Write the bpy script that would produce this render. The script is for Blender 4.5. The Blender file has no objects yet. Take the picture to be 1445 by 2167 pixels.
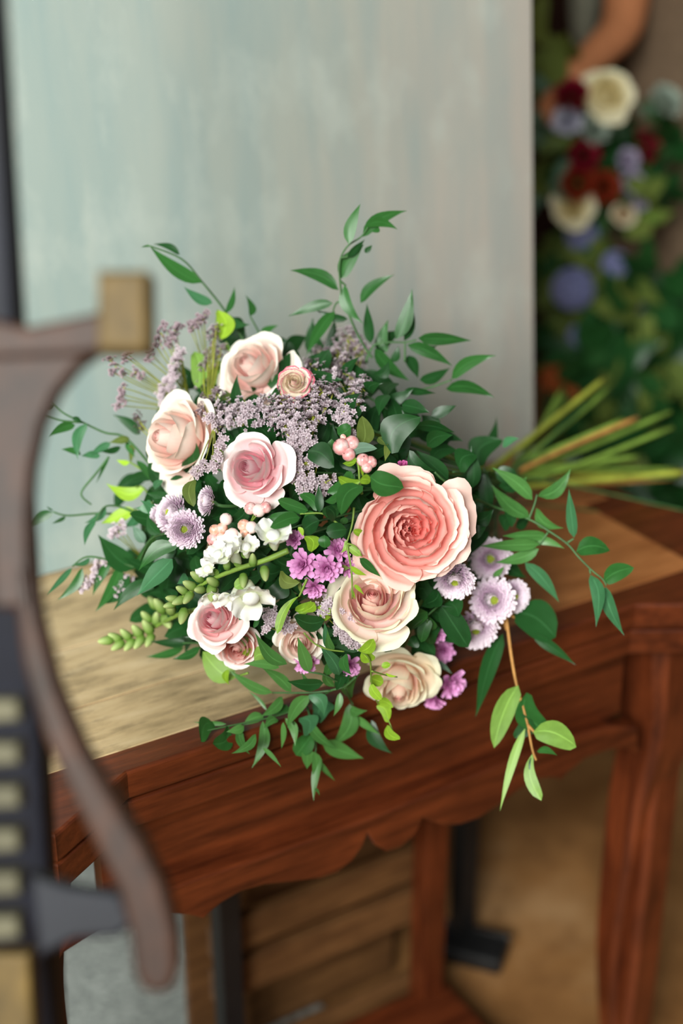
import bpy, bmesh, math, random
from mathutils import Vector, Matrix, Quaternion
random.seed(7)
PI = math.pi
C = bpy.context.scene.collection
SC = bpy.context.scene

# ------------------------------------------------------------------ camera, light, exposure
F = 3010.0                      # focal length in pixels of the 1445 x 2167 frame
PITCH = math.radians(24.7)
SP, CP = math.sin(PITCH), math.cos(PITCH)
CAM = Vector((0, 0, 1.48))
cam_d = bpy.data.cameras.new('camera'); cam = bpy.data.objects.new('camera', cam_d); C.objects.link(cam)
cam.location = CAM; cam.rotation_euler = (PI/2 - PITCH, 0, 0)
cam_d.sensor_fit = 'VERTICAL'; cam_d.sensor_height = 36; cam_d.sensor_width = 24
cam_d.lens = F/2167*36; cam_d.clip_start = 0.02; cam_d.clip_end = 50
cam_d.dof.use_dof = True; cam_d.dof.focus_distance = 1.215; cam_d.dof.aperture_fstop = 1.9
SC.camera = cam

w = bpy.data.worlds.new('world'); SC.world = w; w.use_nodes = True
w.node_tree.nodes['Background'].inputs[0].default_value = (0.95, 1.0, 0.97, 1)
w.node_tree.nodes['Background'].inputs[1].default_value = 0.11

def area(name, loc, target, sx, sy, power, col):
    d = bpy.data.lights.new(name, 'AREA'); d.shape = 'RECTANGLE'; d.size = sx; d.size_y = sy
    d.energy = power; d.color = col
    o = bpy.data.objects.new(name, d); C.objects.link(o); o.location = loc
    o.rotation_euler = (Vector(target) - Vector(loc)).to_track_quat('-Z', 'Y').to_euler()
    return o
area('window_rear_offscreen', (-1.20, -2.16, 2.8), (-1.20, 1.0, 2.8), 1.9, 1.7, 470, (0.98, 1.0, 0.95))

SC.view_settings.view_transform = 'Standard'; SC.view_settings.look = 'None'
SC.view_settings.exposure = -0.08; SC.view_settings.gamma = 1.0; SC.view_settings.use_curve_mapping = False

# ------------------------------------------------------------------ pixels to directions
RIGHT = Vector((1, 0, 0)); UP = Vector((0, SP, CP)); TOCAM = Vector((0, -CP, SP))
def ray(x, y):                                  # direction with unit depth along the optical axis
    return RIGHT*((x-722.5)/F) + UP*(-(y-1083.5)/F) - TOCAM
def at(x, y, depth): return CAM + ray(x, y)*depth
def at_y(x, y, wy):                             # point at a world distance ahead of the camera
    d = ray(x, y); return CAM + d*(wy/d.y)
TZ = 0.76; TANG = math.radians(31.5)
TABLE_M = Matrix.Translation((-0.186, 1.027, TZ)) @ Matrix.Rotation(TANG, 4, 'Z')
TABLE_I = TABLE_M.inverted()
AX = Vector((math.cos(TANG), math.sin(TANG), 0)); AY = Vector((-math.sin(TANG), math.cos(TANG), 0))
def t_local_y(x, y, ly):                        # depth at which the ray meets the table plane Y = ly
    d = ray(x, y); o = TABLE_I @ CAM; dd = TABLE_I.to_3x3() @ d
    return (ly - o.y)/dd.y
def front_xz(x, y, ly=0.0):
    p = TABLE_I @ (CAM + ray(x, y)*t_local_y(x, y, ly)); return p.x, p.z
CANVAS_Y = 0.385; LEAN = math.radians(5.6)
def t_max(x, y):                                # depth of the table or canvas behind a pixel
    d = ray(x, y); best = 9
    if d.z < 0:
        t = (TZ - CAM.z)/d.z; p = TABLE_I @ (CAM + d*t)
        if p.y > -0.004 and -0.25 < p.x < 0.80: best = t
        elif p.y <= -0.004: best = t_local_y(x, y, -0.006)
    o = TABLE_I @ CAM; dd = TABLE_I.to_3x3() @ d
    n = Vector((0, math.cos(LEAN), -math.sin(LEAN)))
    t = (n.dot(Vector((0, CANVAS_Y, 0)) - o))/n.dot(dd); p = o + dd*t
    if -0.3 < p.x < 0.755 and p.z > 0: best = min(best, t)
    return best
DOME = TABLE_M @ Vector((0.247, 0.10, 0.13)); DR = 0.165
def dome(x, y, off=0.0):                        # depth of the bouquet's rounded mass at a pixel
    d = ray(x, y); L = d.length; u = d/L
    tc = u.dot(DOME - CAM); miss = (CAM + u*tc - DOME).length
    s = tc - math.sqrt(DR*DR - miss*miss) if miss < DR else tc
    return min(s/L - off, t_max(x, y) - 0.012)
def on(x, y, off=0.0): return at(x, y, dome(x, y, off))

# ------------------------------------------------------------------ objects
def tag(o, label=None, cat=None, group=None, kind=None):
    if label: o['label'] = label
    if cat: o['category'] = cat
    if group: o['group'] = group
    if kind: o['kind'] = kind
    return o
def thing(name, loc, label, cat, group=None, M=None):
    o = bpy.data.objects.new(name, None); C.objects.link(o); o.empty_display_size = 0.02
    o.matrix_basis = M if M is not None else Matrix.Translation(loc)
    return tag(o, label, cat, group)
def wm(o):
    return (wm(o.parent) @ o.matrix_basis) if o.parent else o.matrix_basis.copy()
def obj(name, me, m, parent=None, M=None, kind=None, color=None, label=None):
    """one mesh object; M is its world matrix"""
    o = bpy.data.objects.new(name, me); C.objects.link(o)
    if m is not None and not me.materials: me.materials.append(m)
    M = M if M is not None else Matrix.Identity(4)
    if parent: o.parent = parent; o.matrix_basis = wm(parent).inverted() @ M
    else: o.matrix_basis = M
    if kind: o['kind'] = kind
    if color: o.color = (*color, 1) if len(color) == 3 else color
    if label: o['label'] = label
    return o
def mesh(name, V, Fc, smooth=True, uv=None):
    me = bpy.data.meshes.new(name); me.from_pydata([tuple(v) for v in V], [], Fc)
    if smooth: me.polygons.foreach_set('use_smooth', [True]*len(me.polygons))
    if uv:
        l = me.uv_layers.new(name='uv')
        for lp in me.loops: l.data[lp.index].uv = uv[lp.vertex_index]
    me.update(); return me
def grid(name, nu, nv, fn, wrap=False):
    V, U, Fc = [], [], []
    for j in range(nv+1):
        for i in range(nu if wrap else nu+1):
            u, v = i/nu, j/nv; V.append(fn(u, v)); U.append((u, v))
    n = nu if wrap else nu+1
    for j in range(nv):
        for i in range(nu):
            a = j*n+i; b = j*n+(i+1) % n
            Fc.append((a, b, b+n, a+n))
    return mesh(name, V, Fc, True, U)
def frames(P):
    out = []; up = Vector((0.13, 0.2, 1)).normalized()
    for i in range(len(P)):
        t = (P[min(i+1, len(P)-1)] - P[max(i-1, 0)]).normalized()
        s = up - t*up.dot(t)
        if s.length < 1e-4: s = t.orthogonal()
        s.normalize(); up = s; out.append((s, t.cross(s)))
    return out
def smooth_path(P, n=6):
    P = [Vector(p) for p in P]; out = []
    for i in range(len(P)-1):
        p0, p1, p2, p3 = P[max(i-1, 0)], P[i], P[i+1], P[min(i+2, len(P)-1)]
        for k in range(n):
            t = k/n
            out.append(0.5*((2*p1)+(p2-p0)*t+(2*p0-5*p1+4*p2-p3)*t*t+(3*p1-p0-3*p2+p3)*t**3))
    out.append(P[-1]); return out
def tube_data(P, r0, r1=None, sides=6, caps=True, base=0):
    r1 = r0 if r1 is None else r1; V, Fc = [], []
    for i, (p, (a, b)) in enumerate(zip(P, frames(P))):
        r = r0 + (r1-r0)*i/(len(P)-1)
        for k in range(sides):
            q = 2*PI*k/sides; V.append(p + a*(r*math.cos(q)) + b*(r*math.sin(q)))
    for i in range(len(P)-1):
        for k in range(sides):
            a = base+i*sides+k; b = base+i*sides+(k+1) % sides
            Fc.append((a, b, b+sides, a+sides))
    if caps:
        Fc.append(tuple(base+k for k in range(sides))[::-1]); n = base+(len(P)-1)*sides
        Fc.append(tuple(n+k for k in range(sides)))
    return V, Fc
def tube(name, P, r0, r1=None, sides=6): return mesh(name, *tube_data(P, r0, r1, sides))
def tubes(name, paths, r0, r1=None, sides=5):
    V, Fc = [], []
    for P in paths:
        v, f = tube_data(P, r0, r1, sides, True, len(V)); V += v; Fc += f
    return mesh(name, V, Fc)
def lathe(name, prof, n=16):
    return grid(name, n, len(prof)-1, lambda u, v: (lambda r, z: Vector((r*math.cos(u*2*PI), r*math.sin(u*2*PI), z)))(*prof[round(v*(len(prof)-1))]), True)
def boxm(name, x0, x1, y0, y1, z0, z1, bev=0.0, seg=2):
    bm = bmesh.new(); bmesh.ops.create_cube(bm, size=1)
    for v in bm.verts:
        v.co = Vector(((x0+x1)/2+v.co.x*(x1-x0), (y0+y1)/2+v.co.y*(y1-y0), (z0+z1)/2+v.co.z*(z1-z0)))
    if bev: bmesh.ops.bevel(bm, geom=bm.edges[:], offset=bev, segments=seg, profile=0.5, affect='EDGES')
    me = bpy.data.meshes.new(name); bm.to_mesh(me); bm.free(); return me
def prism(name, poly, vec, bev=0.0, seg=2):     # polygon of 3-D points pushed along vec
    bm = bmesh.new(); vec = Vector(vec)
    a = [bm.verts.new(p) for p in poly]; b = [bm.verts.new(Vector(p)+vec) for p in poly]; n = len(a)
    caps = [bm.faces.new(a), bm.faces.new(b[::-1])]
    for i in range(n): bm.faces.new((a[i], b[i], b[(i+1) % n], a[(i+1) % n]))
    bmesh.ops.recalc_face_normals(bm, faces=bm.faces[:])
    if bev:
        es = {e for f in caps for e in f.edges}
        bmesh.ops.bevel(bm, geom=list(es), offset=bev, segments=seg, profile=0.5, affect='EDGES')
    bmesh.ops.triangulate(bm, faces=[f for f in bm.faces if len(f.verts) > 4])
    me = bpy.data.meshes.new(name); bm.to_mesh(me); bm.free(); return me

# ------------------------------------------------------------------ materials
def srgb(r, g, b):
    f = lambda c: c/12.92 if c <= 0.04045 else ((c+0.055)/1.055)**2.4
    return (f(r/255), f(g/255), f(b/255))
class NT:
    def __init__(s, name):
        s.m = bpy.data.materials.new(name); s.m.use_nodes = True; s.t = s.m.node_tree
        s.b = s.t.nodes['Principled BSDF']; s.o = s.t.nodes['Material Output']
    def n(s, typ, **kw):
        x = s.t.nodes.new(typ)
        for k, v in kw.items():
            if k in ('operation', 'blend_type', 'data_type', 'noise_dimensions', 'feature', 'wave_type', 'bands_direction'): setattr(x, k, v)
            else: s.set(x.inputs[k.replace('_', ' ')], v)
        return x
    def set(s, i, v):
        if hasattr(v, 'is_linked') or isinstance(v, bpy.types.NodeSocket): s.t.links.new(v, i)
        elif isinstance(v, (tuple, list)) and len(v) == 3 and i.type == 'RGBA': i.default_value = (*v, 1)
        else: i.default_value = v
    def mix(s, f, a, b, mode='MIX'):
        x = s.t.nodes.new('ShaderNodeMix'); x.data_type = 'RGBA'; x.blend_type = mode
        s.set(x.inputs[0], f); s.set(x.inputs[6], a); s.set(x.inputs[7], b); return x.outputs[2]
    def ramp(s, f, stops):
        x = s.t.nodes.new('ShaderNodeValToRGB'); s.set(x.inputs[0], f); e = x.color_ramp.elements
        while len(e) < len(stops): e.new(0.5)
        for k, (p, c) in enumerate(stops): e[k].position = p; e[k].color = (*c, 1) if len(c) == 3 else c
        return x.outputs[0]
    def coord(s, scale=(1, 1, 1), which='Object'):
        tc = s.t.nodes.new('ShaderNodeTexCoord'); mp = s.t.nodes.new('ShaderNodeMapping')
        s.t.links.new(tc.outputs[which], mp.inputs[0]); mp.inputs['Scale'].default_value = scale; return mp.outputs[0]
    def noise(s, vec, scale, detail=4, rough=0.55):
        x = s.t.nodes.new('ShaderNodeTexNoise'); s.t.links.new(vec, x.inputs['Vector'])
        x.inputs['Scale'].default_value = scale; x.inputs['Detail'].default_value = detail; x.inputs['Roughness'].default_value = rough
        return x.outputs['Fac']
    def bump(s, h, strength=0.3, dist=0.002):
        x = s.t.nodes.new('ShaderNodeBump'); s.t.links.new(h, x.inputs['Height'])
        x.inputs['Strength'].default_value = strength; x.inputs['Distance'].default_value = dist
        s.t.links.new(x.outputs[0], s.b.inputs['Normal'])
    def base(s, c, rough=0.5, spec=0.5, metal=0.0):
        s.set(s.b.inputs['Base Color'], c); s.set(s.b.inputs['Roughness'], rough)
        s.b.inputs['Specular IOR Level'].default_value = spec; s.b.inputs['Metallic'].default_value = metal; return s.m
    def translucent(s, c, f):
        t = s.t.nodes.new('ShaderNodeBsdfTranslucent'); s.set(t.inputs[0], c)
        x = s.t.nodes.new('ShaderNodeMixShader'); x.inputs[0].default_value = f
        s.t.links.new(s.b.outputs[0], x.inputs[1]); s.t.links.new(t.outputs[0], x.inputs[2])
        s.t.links.new(x.outputs[0], s.o.inputs[0])
def plain(name, c, rough=0.55, var=0.25, scale=40, metal=0.0, spec=0.4):
    k = NT(name); n = k.noise(k.coord(), scale, 3)
    d = tuple(x*(1-var) for x in c); l = tuple(min(1, x*(1+var)) for x in c)
    return k.base(k.ramp(n, [(0.3, d), (0.7, l)]), rough, spec, metal)
def wood(name, dark, light, grain=(2, 30, 30), rough=0.35, worn=None, spec=0.4):
    k = NT(name); v = k.coord(grain)
    n1 = k.noise(v, 3.0, 6, 0.65); n2 = k.noise(k.coord((1, 1, 1)), 9, 4)
    c = k.ramp(n1, [(0.30, dark), (0.70, light)])
    c = k.mix(k.ramp(n2, [(0.35, (0, 0, 0)), (0.75, (0.55,)*3)]), c, tuple(x*0.45 for x in dark))
    if worn: c = worn(k, c)
    k.bump(n1, 0.25, 0.0015)
    return k.base(c, rough, spec)
def leaf_mat(name, top, under, rough=0.36, vein=0.5):
    k = NT(name); tc = k.t.nodes.new('ShaderNodeTexCoord')
    sep = k.t.nodes.new('ShaderNodeSeparateXYZ'); k.t.links.new(tc.outputs['UV'], sep.inputs[0])
    m = k.n('ShaderNodeMath', operation='SUBTRACT'); k.t.links.new(sep.outputs[0], m.inputs[0]); m.inputs[1].default_value = 0.5
    a = k.n('ShaderNodeMath', operation='ABSOLUTE'); k.t.links.new(m.outputs[0], a.inputs[0])
    rib = k.ramp(a.outputs[0], [(0.0, (1, 1, 1)), (0.045, (0, 0, 0))])
    info = k.t.nodes.new('ShaderNodeObjectInfo')
    hv = k.ramp(info.outputs['Random'], [(0, (0.62, 0.70, 0.62)), (1, (1.25, 1.18, 1.1))])
    nz = k.noise(k.coord((1, 1, 1), 'Object'), 3.0, 3)
    c = k.mix(1.0, top, hv, 'MULTIPLY')
    c = k.mix(k.ramp(nz, [(0.4, (0, 0, 0)), (0.8, (0.35,)*3)]), c, tuple(min(1, x*1.7) for x in top))
    rf = k.n('ShaderNodeMath', operation='MULTIPLY'); k.t.links.new(rib, rf.inputs[0]); rf.inputs[1].default_value = vein
    c = k.mix(rf.outputs[0], c, tuple(min(1, x*2.2+0.02) for x in top))
    geo = k.t.nodes.new('ShaderNodeNewGeometry')
    c = k.mix(geo.outputs['Backfacing'], c, under)
    m = k.base(c, rough, 0.28); k.translucent(under, 0.14); return m
def petal_mat(name, edge, lo=0.45, hi=0.98, rough=0.55, trans=0.22):
    """colour of the single petal (object colour) running into the rim colour of the variety"""
    k = NT(name); info = k.t.nodes.new('ShaderNodeObjectInfo')
    tc = k.t.nodes.new('ShaderNodeTexCoord'); sep = k.t.nodes.new('ShaderNodeSeparateXYZ'); k.t.links.new(tc.outputs['UV'], sep.inputs[0])
    nz = k.noise(k.coord((6, 1.2, 1), 'UV'), 3, 3)
    ad = k.n('ShaderNodeMath', operation='MULTIPLY_ADD'); k.t.links.new(nz, ad.inputs[0]); ad.inputs[1].default_value = 0.22; k.t.links.new(sep.outputs[1], ad.inputs[2])
    f = k.ramp(ad.outputs[0], [(lo+0.1, (0, 0, 0)), (min(1, hi+0.1), (1, 1, 1))])
    g = k.n('ShaderNodeMath', operation='MULTIPLY'); k.t.links.new(f, g.inputs[0]); k.t.links.new(info.outputs['Alpha'], g.inputs[1])
    c = k.mix(g.outputs[0], info.outputs['Color'], edge)
    m = k.base(c, rough, 0.25); k.translucent(c, trans); return m
MAT = {}
# ------------------------------------------------------------------ the room
def floor_mat():
    k = NT('floor_mottled_brown'); v = k.coord()
    n = k.noise(v, 3.2, 6, 0.6); n2 = k.noise(v, 14, 5, 0.7)
    c = k.ramp(n, [(0.32, srgb(112, 74, 38)), (0.52, srgb(150, 106, 62)), (0.72, srgb(176, 138, 96))])
    c = k.mix(k.ramp(n2, [(0.5, (0, 0, 0)), (0.75, (0.6,)*3)]), c, srgb(96, 62, 34))
    k.bump(n2, 0.2, 0.003); return k.base(c, 0.55, 0.35)
def brick_wall_mat(name, c1, c2):
    k = NT(name); b = k.n('ShaderNodeTexBrick'); k.t.links.new(k.coord((1, 1, 1), 'Generated'), b.inputs['Vector'])
    b.inputs['Scale'].default_value = 18; b.inputs['Color1'].default_value = (*c1, 1); b.inputs['Color2'].default_value = (*c2, 1)
    b.inputs['Mortar'].default_value = (*[x*0.5 for x in c1], 1)
    k.bump(b.outputs['Fac'], 0.4, 0.004); return k.base(b.outputs['Color'], 0.85, 0.2)
tag(obj('floor', boxm('floor', -3.2, 3.2, -2.0, 4.2, -0.05, 0), floor_mat()), 'mottled tan brown floor running under the table', kind='structure')
tag(obj('wall_back', boxm('wall_back', -3.2, 3.2, 4.2, 4.3, 0, 4.0), brick_wall_mat('dark_brick', srgb(60, 32, 18), srgb(44, 24, 14))), 'dark brown brick wall behind the florist', kind='structure')
WM = plain('rear_wall_plaster', srgb(150, 140, 128), 0.8, 0.1, 6)
for i, (x0, x1, z0, z1) in enumerate([(-3.2, -2.20, 0, 4.0), (-0.20, 3.2, 0, 4.0), (-2.20, -0.20, 0, 1.9), (-2.20, -0.20, 3.7, 4.0)]):
    tag(obj('wall_rear', boxm('wall_rear', x0, x1, -2.1, -2.0, z0, z1), WM), 'plain plaster wall around the tall window', kind='structure')
wr = tag(obj('window_1', boxm('window_frame', -2.20, -0.20, -2.08, -2.03, 1.9, 1.95), plain('window_paint', srgb(220, 220, 214), 0.5, 0.05)), 'tall white framed window', kind='structure')
for (x0, x1, z0, z1) in [(-2.20, -0.20, 3.65, 3.7), (-2.20, -2.15, 1.9, 3.7), (-0.25, -0.20, 1.9, 3.7), (-1.22, -1.18, 1.9, 3.7)]:
    obj('window_bar', boxm('window_bar', x0, x1, -2.08, -2.03, z0, z1), wr.data.materials[0], wr)

# rug under and behind the table
def rug_mat():
    k = NT('grey_pile'); v = k.coord(); n = k.noise(v, 95, 5, 0.7); n2 = k.noise(v, 18, 3)
    c = k.ramp(n, [(0.34, srgb(108, 116, 112)), (0.66, srgb(205, 210, 204))])
    c = k.mix(k.ramp(n2, [(0.3, (0, 0, 0)), (0.8, (0.4,)*3)]), c, srgb(120, 126, 122))
    k.bump(n, 0.9, 0.01); return k.base(c, 0.95, 0.1)
rp = [TABLE_M @ Vector((x, y, 0)) for x, y in ((-0.11, 0.14), (0.40, 0.14), (0.40, 1.3), (-0.11, 1.3))]
tag(obj('rug', prism('rug', [Vector((p.x, p.y, 0.001)) for p in rp], (0, 0, 0.010), 0.003), rug_mat()), 'pale grey rough pile rug on the floor behind the table', 'rug')

# ------------------------------------------------------------------ table
RED_D, RED_L = srgb(62, 24, 10), srgb(122, 58, 28)
MAT['red_wood'] = wood('red_brown_wood', RED_D, RED_L, (2.2, 26, 26), 0.34)
MAT['red_wood_v'] = wood('red_brown_wood_upright', RED_D, RED_L, (26, 26, 2.2), 0.34)
def worn(k, c):
    v = k.coord((1, 1, 1)); sep = k.t.nodes.new('ShaderNodeSeparateXYZ'); k.t.links.new(v, sep.inputs[0])
    st = k.coord((3.5, 16, 16)); n = k.noise(st, 2.2, 6, 0.65); n2 = k.noise(k.coord((6, 22, 22)), 2.0, 5, 0.7)
    pale = k.ramp(n, [(0.3, srgb(124, 104, 72)), (0.5, srgb(182, 156, 116)), (0.7, srgb(204, 180, 142))])
    pale = k.mix(k.ramp(n2, [(0.52, (0, 0, 0)), (0.72, (0.8,)*3)]), pale, srgb(92, 76, 52))
    a = k.n('ShaderNodeMath', operation='MULTIPLY_ADD'); k.t.links.new(n, a.inputs[0]); a.inputs[1].default_value = 0.25; k.t.links.new(sep.outputs[0], a.inputs[2])
    f = k.ramp(a.outputs[0], [(0.36, (1, 1, 1)), (0.52, (0, 0, 0))])
    orange = k.ramp(n, [(0.3, srgb(140, 82, 42)), (0.7, srgb(186, 122, 72))])
    return k.mix(f, orange, pale)
MAT['worn_top'] = wood('worn_table_top', RED_D, RED_L, (2, 26, 26), 0.42, worn)
L = 0.585; XE = 0.19; DEP = 0.60
def outline(ins=0.0):
    i = ins
    f = [(0, i), (L, i), (L+0.085-i*0.3, -0.05+i*1.3), (L+XE+0.05-i*1.3, 0.105+i*0.3), (L+XE-i, 0.19)]
    b = [(L+XE-i, DEP-i), (-XE+i, DEP-i)]
    l = [(-XE+i, 0.19), (-XE-0.05+i*1.3, 0.105+i*0.3), (-0.085+i*0.3, -0.05+i*1.3)]
    return f + b + l
table = thing('console_table', None, 'worn red brown wooden console table with scalloped apron and curved legs', 'table', M=TABLE_M @ Matrix.Translation((L/2, DEP/2, -TZ)))
def tpart(name, me, m, par=None, label=None): return obj(name, me, m, par or table, TABLE_M, label=label)
tpart('upper_edge', prism('upper_edge', [Vector((x, y, -0.030)) for x, y in outline()], (0, 0, 0.0292), 0.003), MAT['red_wood'])
tpart('edge_groove', prism('edge_groove', [Vector((x, y, -0.035)) for x, y in outline(0.008)], (0, 0, 0.006)), MAT['red_wood'])
tpart('lower_edge', prism('lower_edge', [Vector((x, y, -0.064)) for x, y in outline(0.003)], (0, 0, 0.030), 0.0025), MAT['red_wood'])
ys = [0.032, 0.118, 0.226, 0.340, 0.455, 0.572]
for a, b in zip(ys, ys[1:]):
    e = 0.0 if a > 0.18 else 0.04
    tpart('top_plank', boxm('top_plank', -XE+0.03+e, L+XE-0.03-e, a+0.0006, b-0.0006, -0.012, 0.0, 0.0008, 1), MAT['worn_top'])
tpart('apron_board', boxm('apron_front', -0.02, L+0.02, 0.030, 0.050, -0.160, -0.060), MAT['red_wood'])
tpart('apron_board', boxm('apron_back', -0.12, L+0.12, DEP-0.05, DEP-0.03, -0.150, -0.060), MAT['red_wood'])
for x in (-0.155, L+0.135): tpart('apron_board', boxm('apron_side', x, x+0.02, 0.10, DEP-0.05, -0.150, -0.060), MAT['red_wood'])
RAIL_Y = 0.010
top_px = [(180, 1950), (300, 1902), (420, 1858), (560, 1812), (700, 1762), (840, 1708), (980, 1650), (1100, 1602), (1200, 1562), (1290, 1536), (1350, 1540)]
bot_px = [(1352, 1600), (1330, 1584), (1290, 1588), (1240, 1606), (1205, 1634), (1188, 1652), (1170, 1648), (1140, 1650), (1100, 1672), (1060, 1702), (1015, 1732), (975, 1746), (940, 1748), (912, 1740), (896, 1733), (890, 1748), (876, 1772), (848, 1795), (818, 1804), (795, 1790), (779, 1766), (770, 1790), (748, 1822), (715, 1848), (680, 1860), (620, 1868), (560, 1874), (510, 1888), (470, 1912), (446, 1932), (432, 1946), (400, 1938), (360, 1936), (300, 1950), (235, 1990), (190, 2050)]
top_px = top_px[1:]; bot_px = bot_px[:-2]
poly = [(-0.075, front_xz(300, 1902, RAIL_Y)[1])] + [front_xz(x, y, RAIL_Y) for x, y in top_px] + [front_xz(x, y, RAIL_Y) for x, y in bot_px] + [(-0.045, -0.150), (-0.075, -0.185)]
tpart('scalloped_rail', prism('scalloped_rail', [Vector((x, RAIL_Y, z)) for x, z in poly], (0, 0.026, 0), 0.003), MAT['red_wood'])
def leg_mesh(name, cx, cy, sx, sy, prof):
    # prof: (z, outward shift, half width); square section with softened corners, outward = (sx, sy)
    P = [Vector(p) for p in prof]; prof = [(q.x, q.y, q.z) for q in smooth_path(P, 5)]
    ring = [(-1, -0.72), (-0.72, -1), (0.72, -1), (1, -0.72), (1, 0.72), (0.72, 1), (-0.72, 1), (-1, 0.72)]
    V, Fc = [], []
    for z, o, hw in prof:
        for a, b in ring: V.append((cx+sx*o+a*hw, cy+sy*o+b*hw, z))
    for j in range(len(prof)-1):
        for i in range(8):
            a = j*8+i; b = j*8+(i+1) % 8; Fc.append((a, b, b+8, a+8))
    Fc.append(tuple(range(8))[::-1]); Fc.append(tuple(range(len(V)-8, len(V))))
    return mesh(name, V, Fc, False)
cab = [(-0.062, 0.0, 0.050), (-0.12, 0.004, 0.046), (-0.17, 0.008, 0.040), (-0.23, 0.006, 0.034), (-0.32, -0.006, 0.029), (-0.43, -0.012, 0.024), (-0.54, -0.015, 0.020), (-0.64, -0.010, 0.017), (-0.71, 0.0, 0.018), (-0.745, 0.010, 0.024), (-0.2098, 0.012, 0.022)]
for sx, cx in ((1, L+0.098), (-1, -0.098)):
    tpart('cabriole_leg', leg_mesh('cabriole_leg', cx, 0.055, sx*0.7, -0.7, cab), MAT['red_wood_v'])
for cx in (-0.135, L+0.125):
    tpart('back_leg', leg_mesh('back_leg', cx, DEP-0.05, 0, 0, [(-0.062, 0, 0.024), (-0.3, 0, 0.0225), (-0.55, 0, 0.020), (-0.2098, 0, 0.018)]), MAT['red_wood_v'])

# ------------------------------------------------------------------ painted canvas standing on the table
def canvas_mat():
    k = NT('painted_canvas'); v = k.coord((1, 1, 1)); sep = k.t.nodes.new('ShaderNodeSeparateXYZ'); k.t.links.new(v, sep.inputs[0])
    big = k.noise(k.coord((1.6, 1, 0.9)), 2.4, 3, 0.5); st = k.noise(k.coord((9, 1, 1.1)), 2.6, 5, 0.6); fine = k.noise(k.coord((260, 1, 260)), 1.0, 2)
    m = k.n('ShaderNodeMath', operation='MULTIPLY_ADD'); k.t.links.new(big, m.inputs[0]); m.inputs[1].default_value = 0.55; k.t.links.new(sep.outputs[0], m.inputs[2])
    c = k.ramp(m.outputs[0], [(0.18, srgb(138, 156, 154)), (0.45, srgb(146, 158, 152)), (0.72, srgb(154, 157, 148)), (0.98, srgb(164, 157, 148))])
    c = k.mix(k.ramp(st, [(0.42, (0, 0, 0)), (0.72, (0.55,)*3)]), c, srgb(124, 146, 146))
    st2 = k.noise(k.coord((4, 1, 2.4)), 3.1, 4, 0.6)
    c = k.mix(k.ramp(st2, [(0.52, (0, 0, 0)), (0.75, (0.6,)*3)]), c, srgb(174, 180, 172))
    k.bump(fine, 0.12, 0.0006); return k.base(c, 0.75, 0.25)
CM = TABLE_M @ Matrix.Translation((0, CANVAS_Y, 0.0)) @ Matrix.Rotation(-LEAN, 4, 'X')
cv = thing('painted_canvas', None, 'tall blue grey painted canvas standing on the table behind the bouquet', 'canvas', M=CM)
obj('painted_face', boxm('painted_face', -0.20, 0.755, 0.0, 0.004, 0.003, 1.30, 0.0012, 1), canvas_mat(), cv, CM)
SM = plain('stretcher_pine', srgb(190, 160, 116), 0.6, 0.12, 20)
for (x0, x1, z0, z1) in [(-0.195, 0.75, 0.005, 0.05), (-0.195, 0.75, 1.25, 1.295), (-0.195, -0.15, 0.05, 1.25), (0.705, 0.75, 0.05, 1.25), (0.255, 0.30, 0.05, 1.25)]:
    obj('stretcher_bar', boxm('stretcher_bar', x0, x1, 0.004, 0.024, z0, z1), SM, cv, CM)

for sx in (0.02, 0.53):
    a = CM @ Vector((sx, 0.024, 0.62)); b = TABLE_M @ Vector((sx, CANVAS_Y+0.185, 0.004))
    obj('prop_leg', tube('prop_leg', [a, a.lerp(b, 0.5), b], 0.009, 0.009, 4), SM, cv)
# ------------------------------------------------------------------ leaves
GREEN = {
    'dark': leaf_mat('leaf_dark_green', srgb(28, 70, 32), srgb(92, 134, 84), 0.34),
    'mid': leaf_mat('leaf_mid_green', srgb(44, 94, 42), srgb(104, 146, 92), 0.32),
    'blue': leaf_mat('leaf_blue_green', srgb(58, 108, 72), srgb(120, 164, 132), 0.36),
    'light': leaf_mat('leaf_light_green', srgb(120, 156, 70), srgb(150, 178, 98), 0.42),
    'lime': leaf_mat('leaf_lime_green', srgb(136, 172, 48), srgb(158, 190, 80), 0.40),
    'olive': leaf_mat('leaf_olive_green', srgb(96, 112, 52), srgb(128, 140, 78), 0.45),
    'fresh': leaf_mat('leaf_fresh_green', srgb(72, 120, 60), srgb(118, 160, 100), 0.32),
    'grey': leaf_mat('leaf_grey_green', srgb(92, 122, 104), srgb(140, 160, 140), 0.55),
}
GREEN['deep'] = GREEN['dark']                   # one dark green leaf colour, inside the bunch and out
STEM = {
    'green': plain('stem_green', srgb(118, 148, 60), 0.5, 0.25, 60),
    'dark': plain('stem_dark_green', srgb(62, 100, 54), 0.5, 0.25, 60),
    'brown': plain('stem_brown', srgb(178, 128, 66), 0.6, 0.3, 60),
    'olive': plain('stem_olive', srgb(150, 156, 58), 0.5, 0.3, 40),
}
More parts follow.
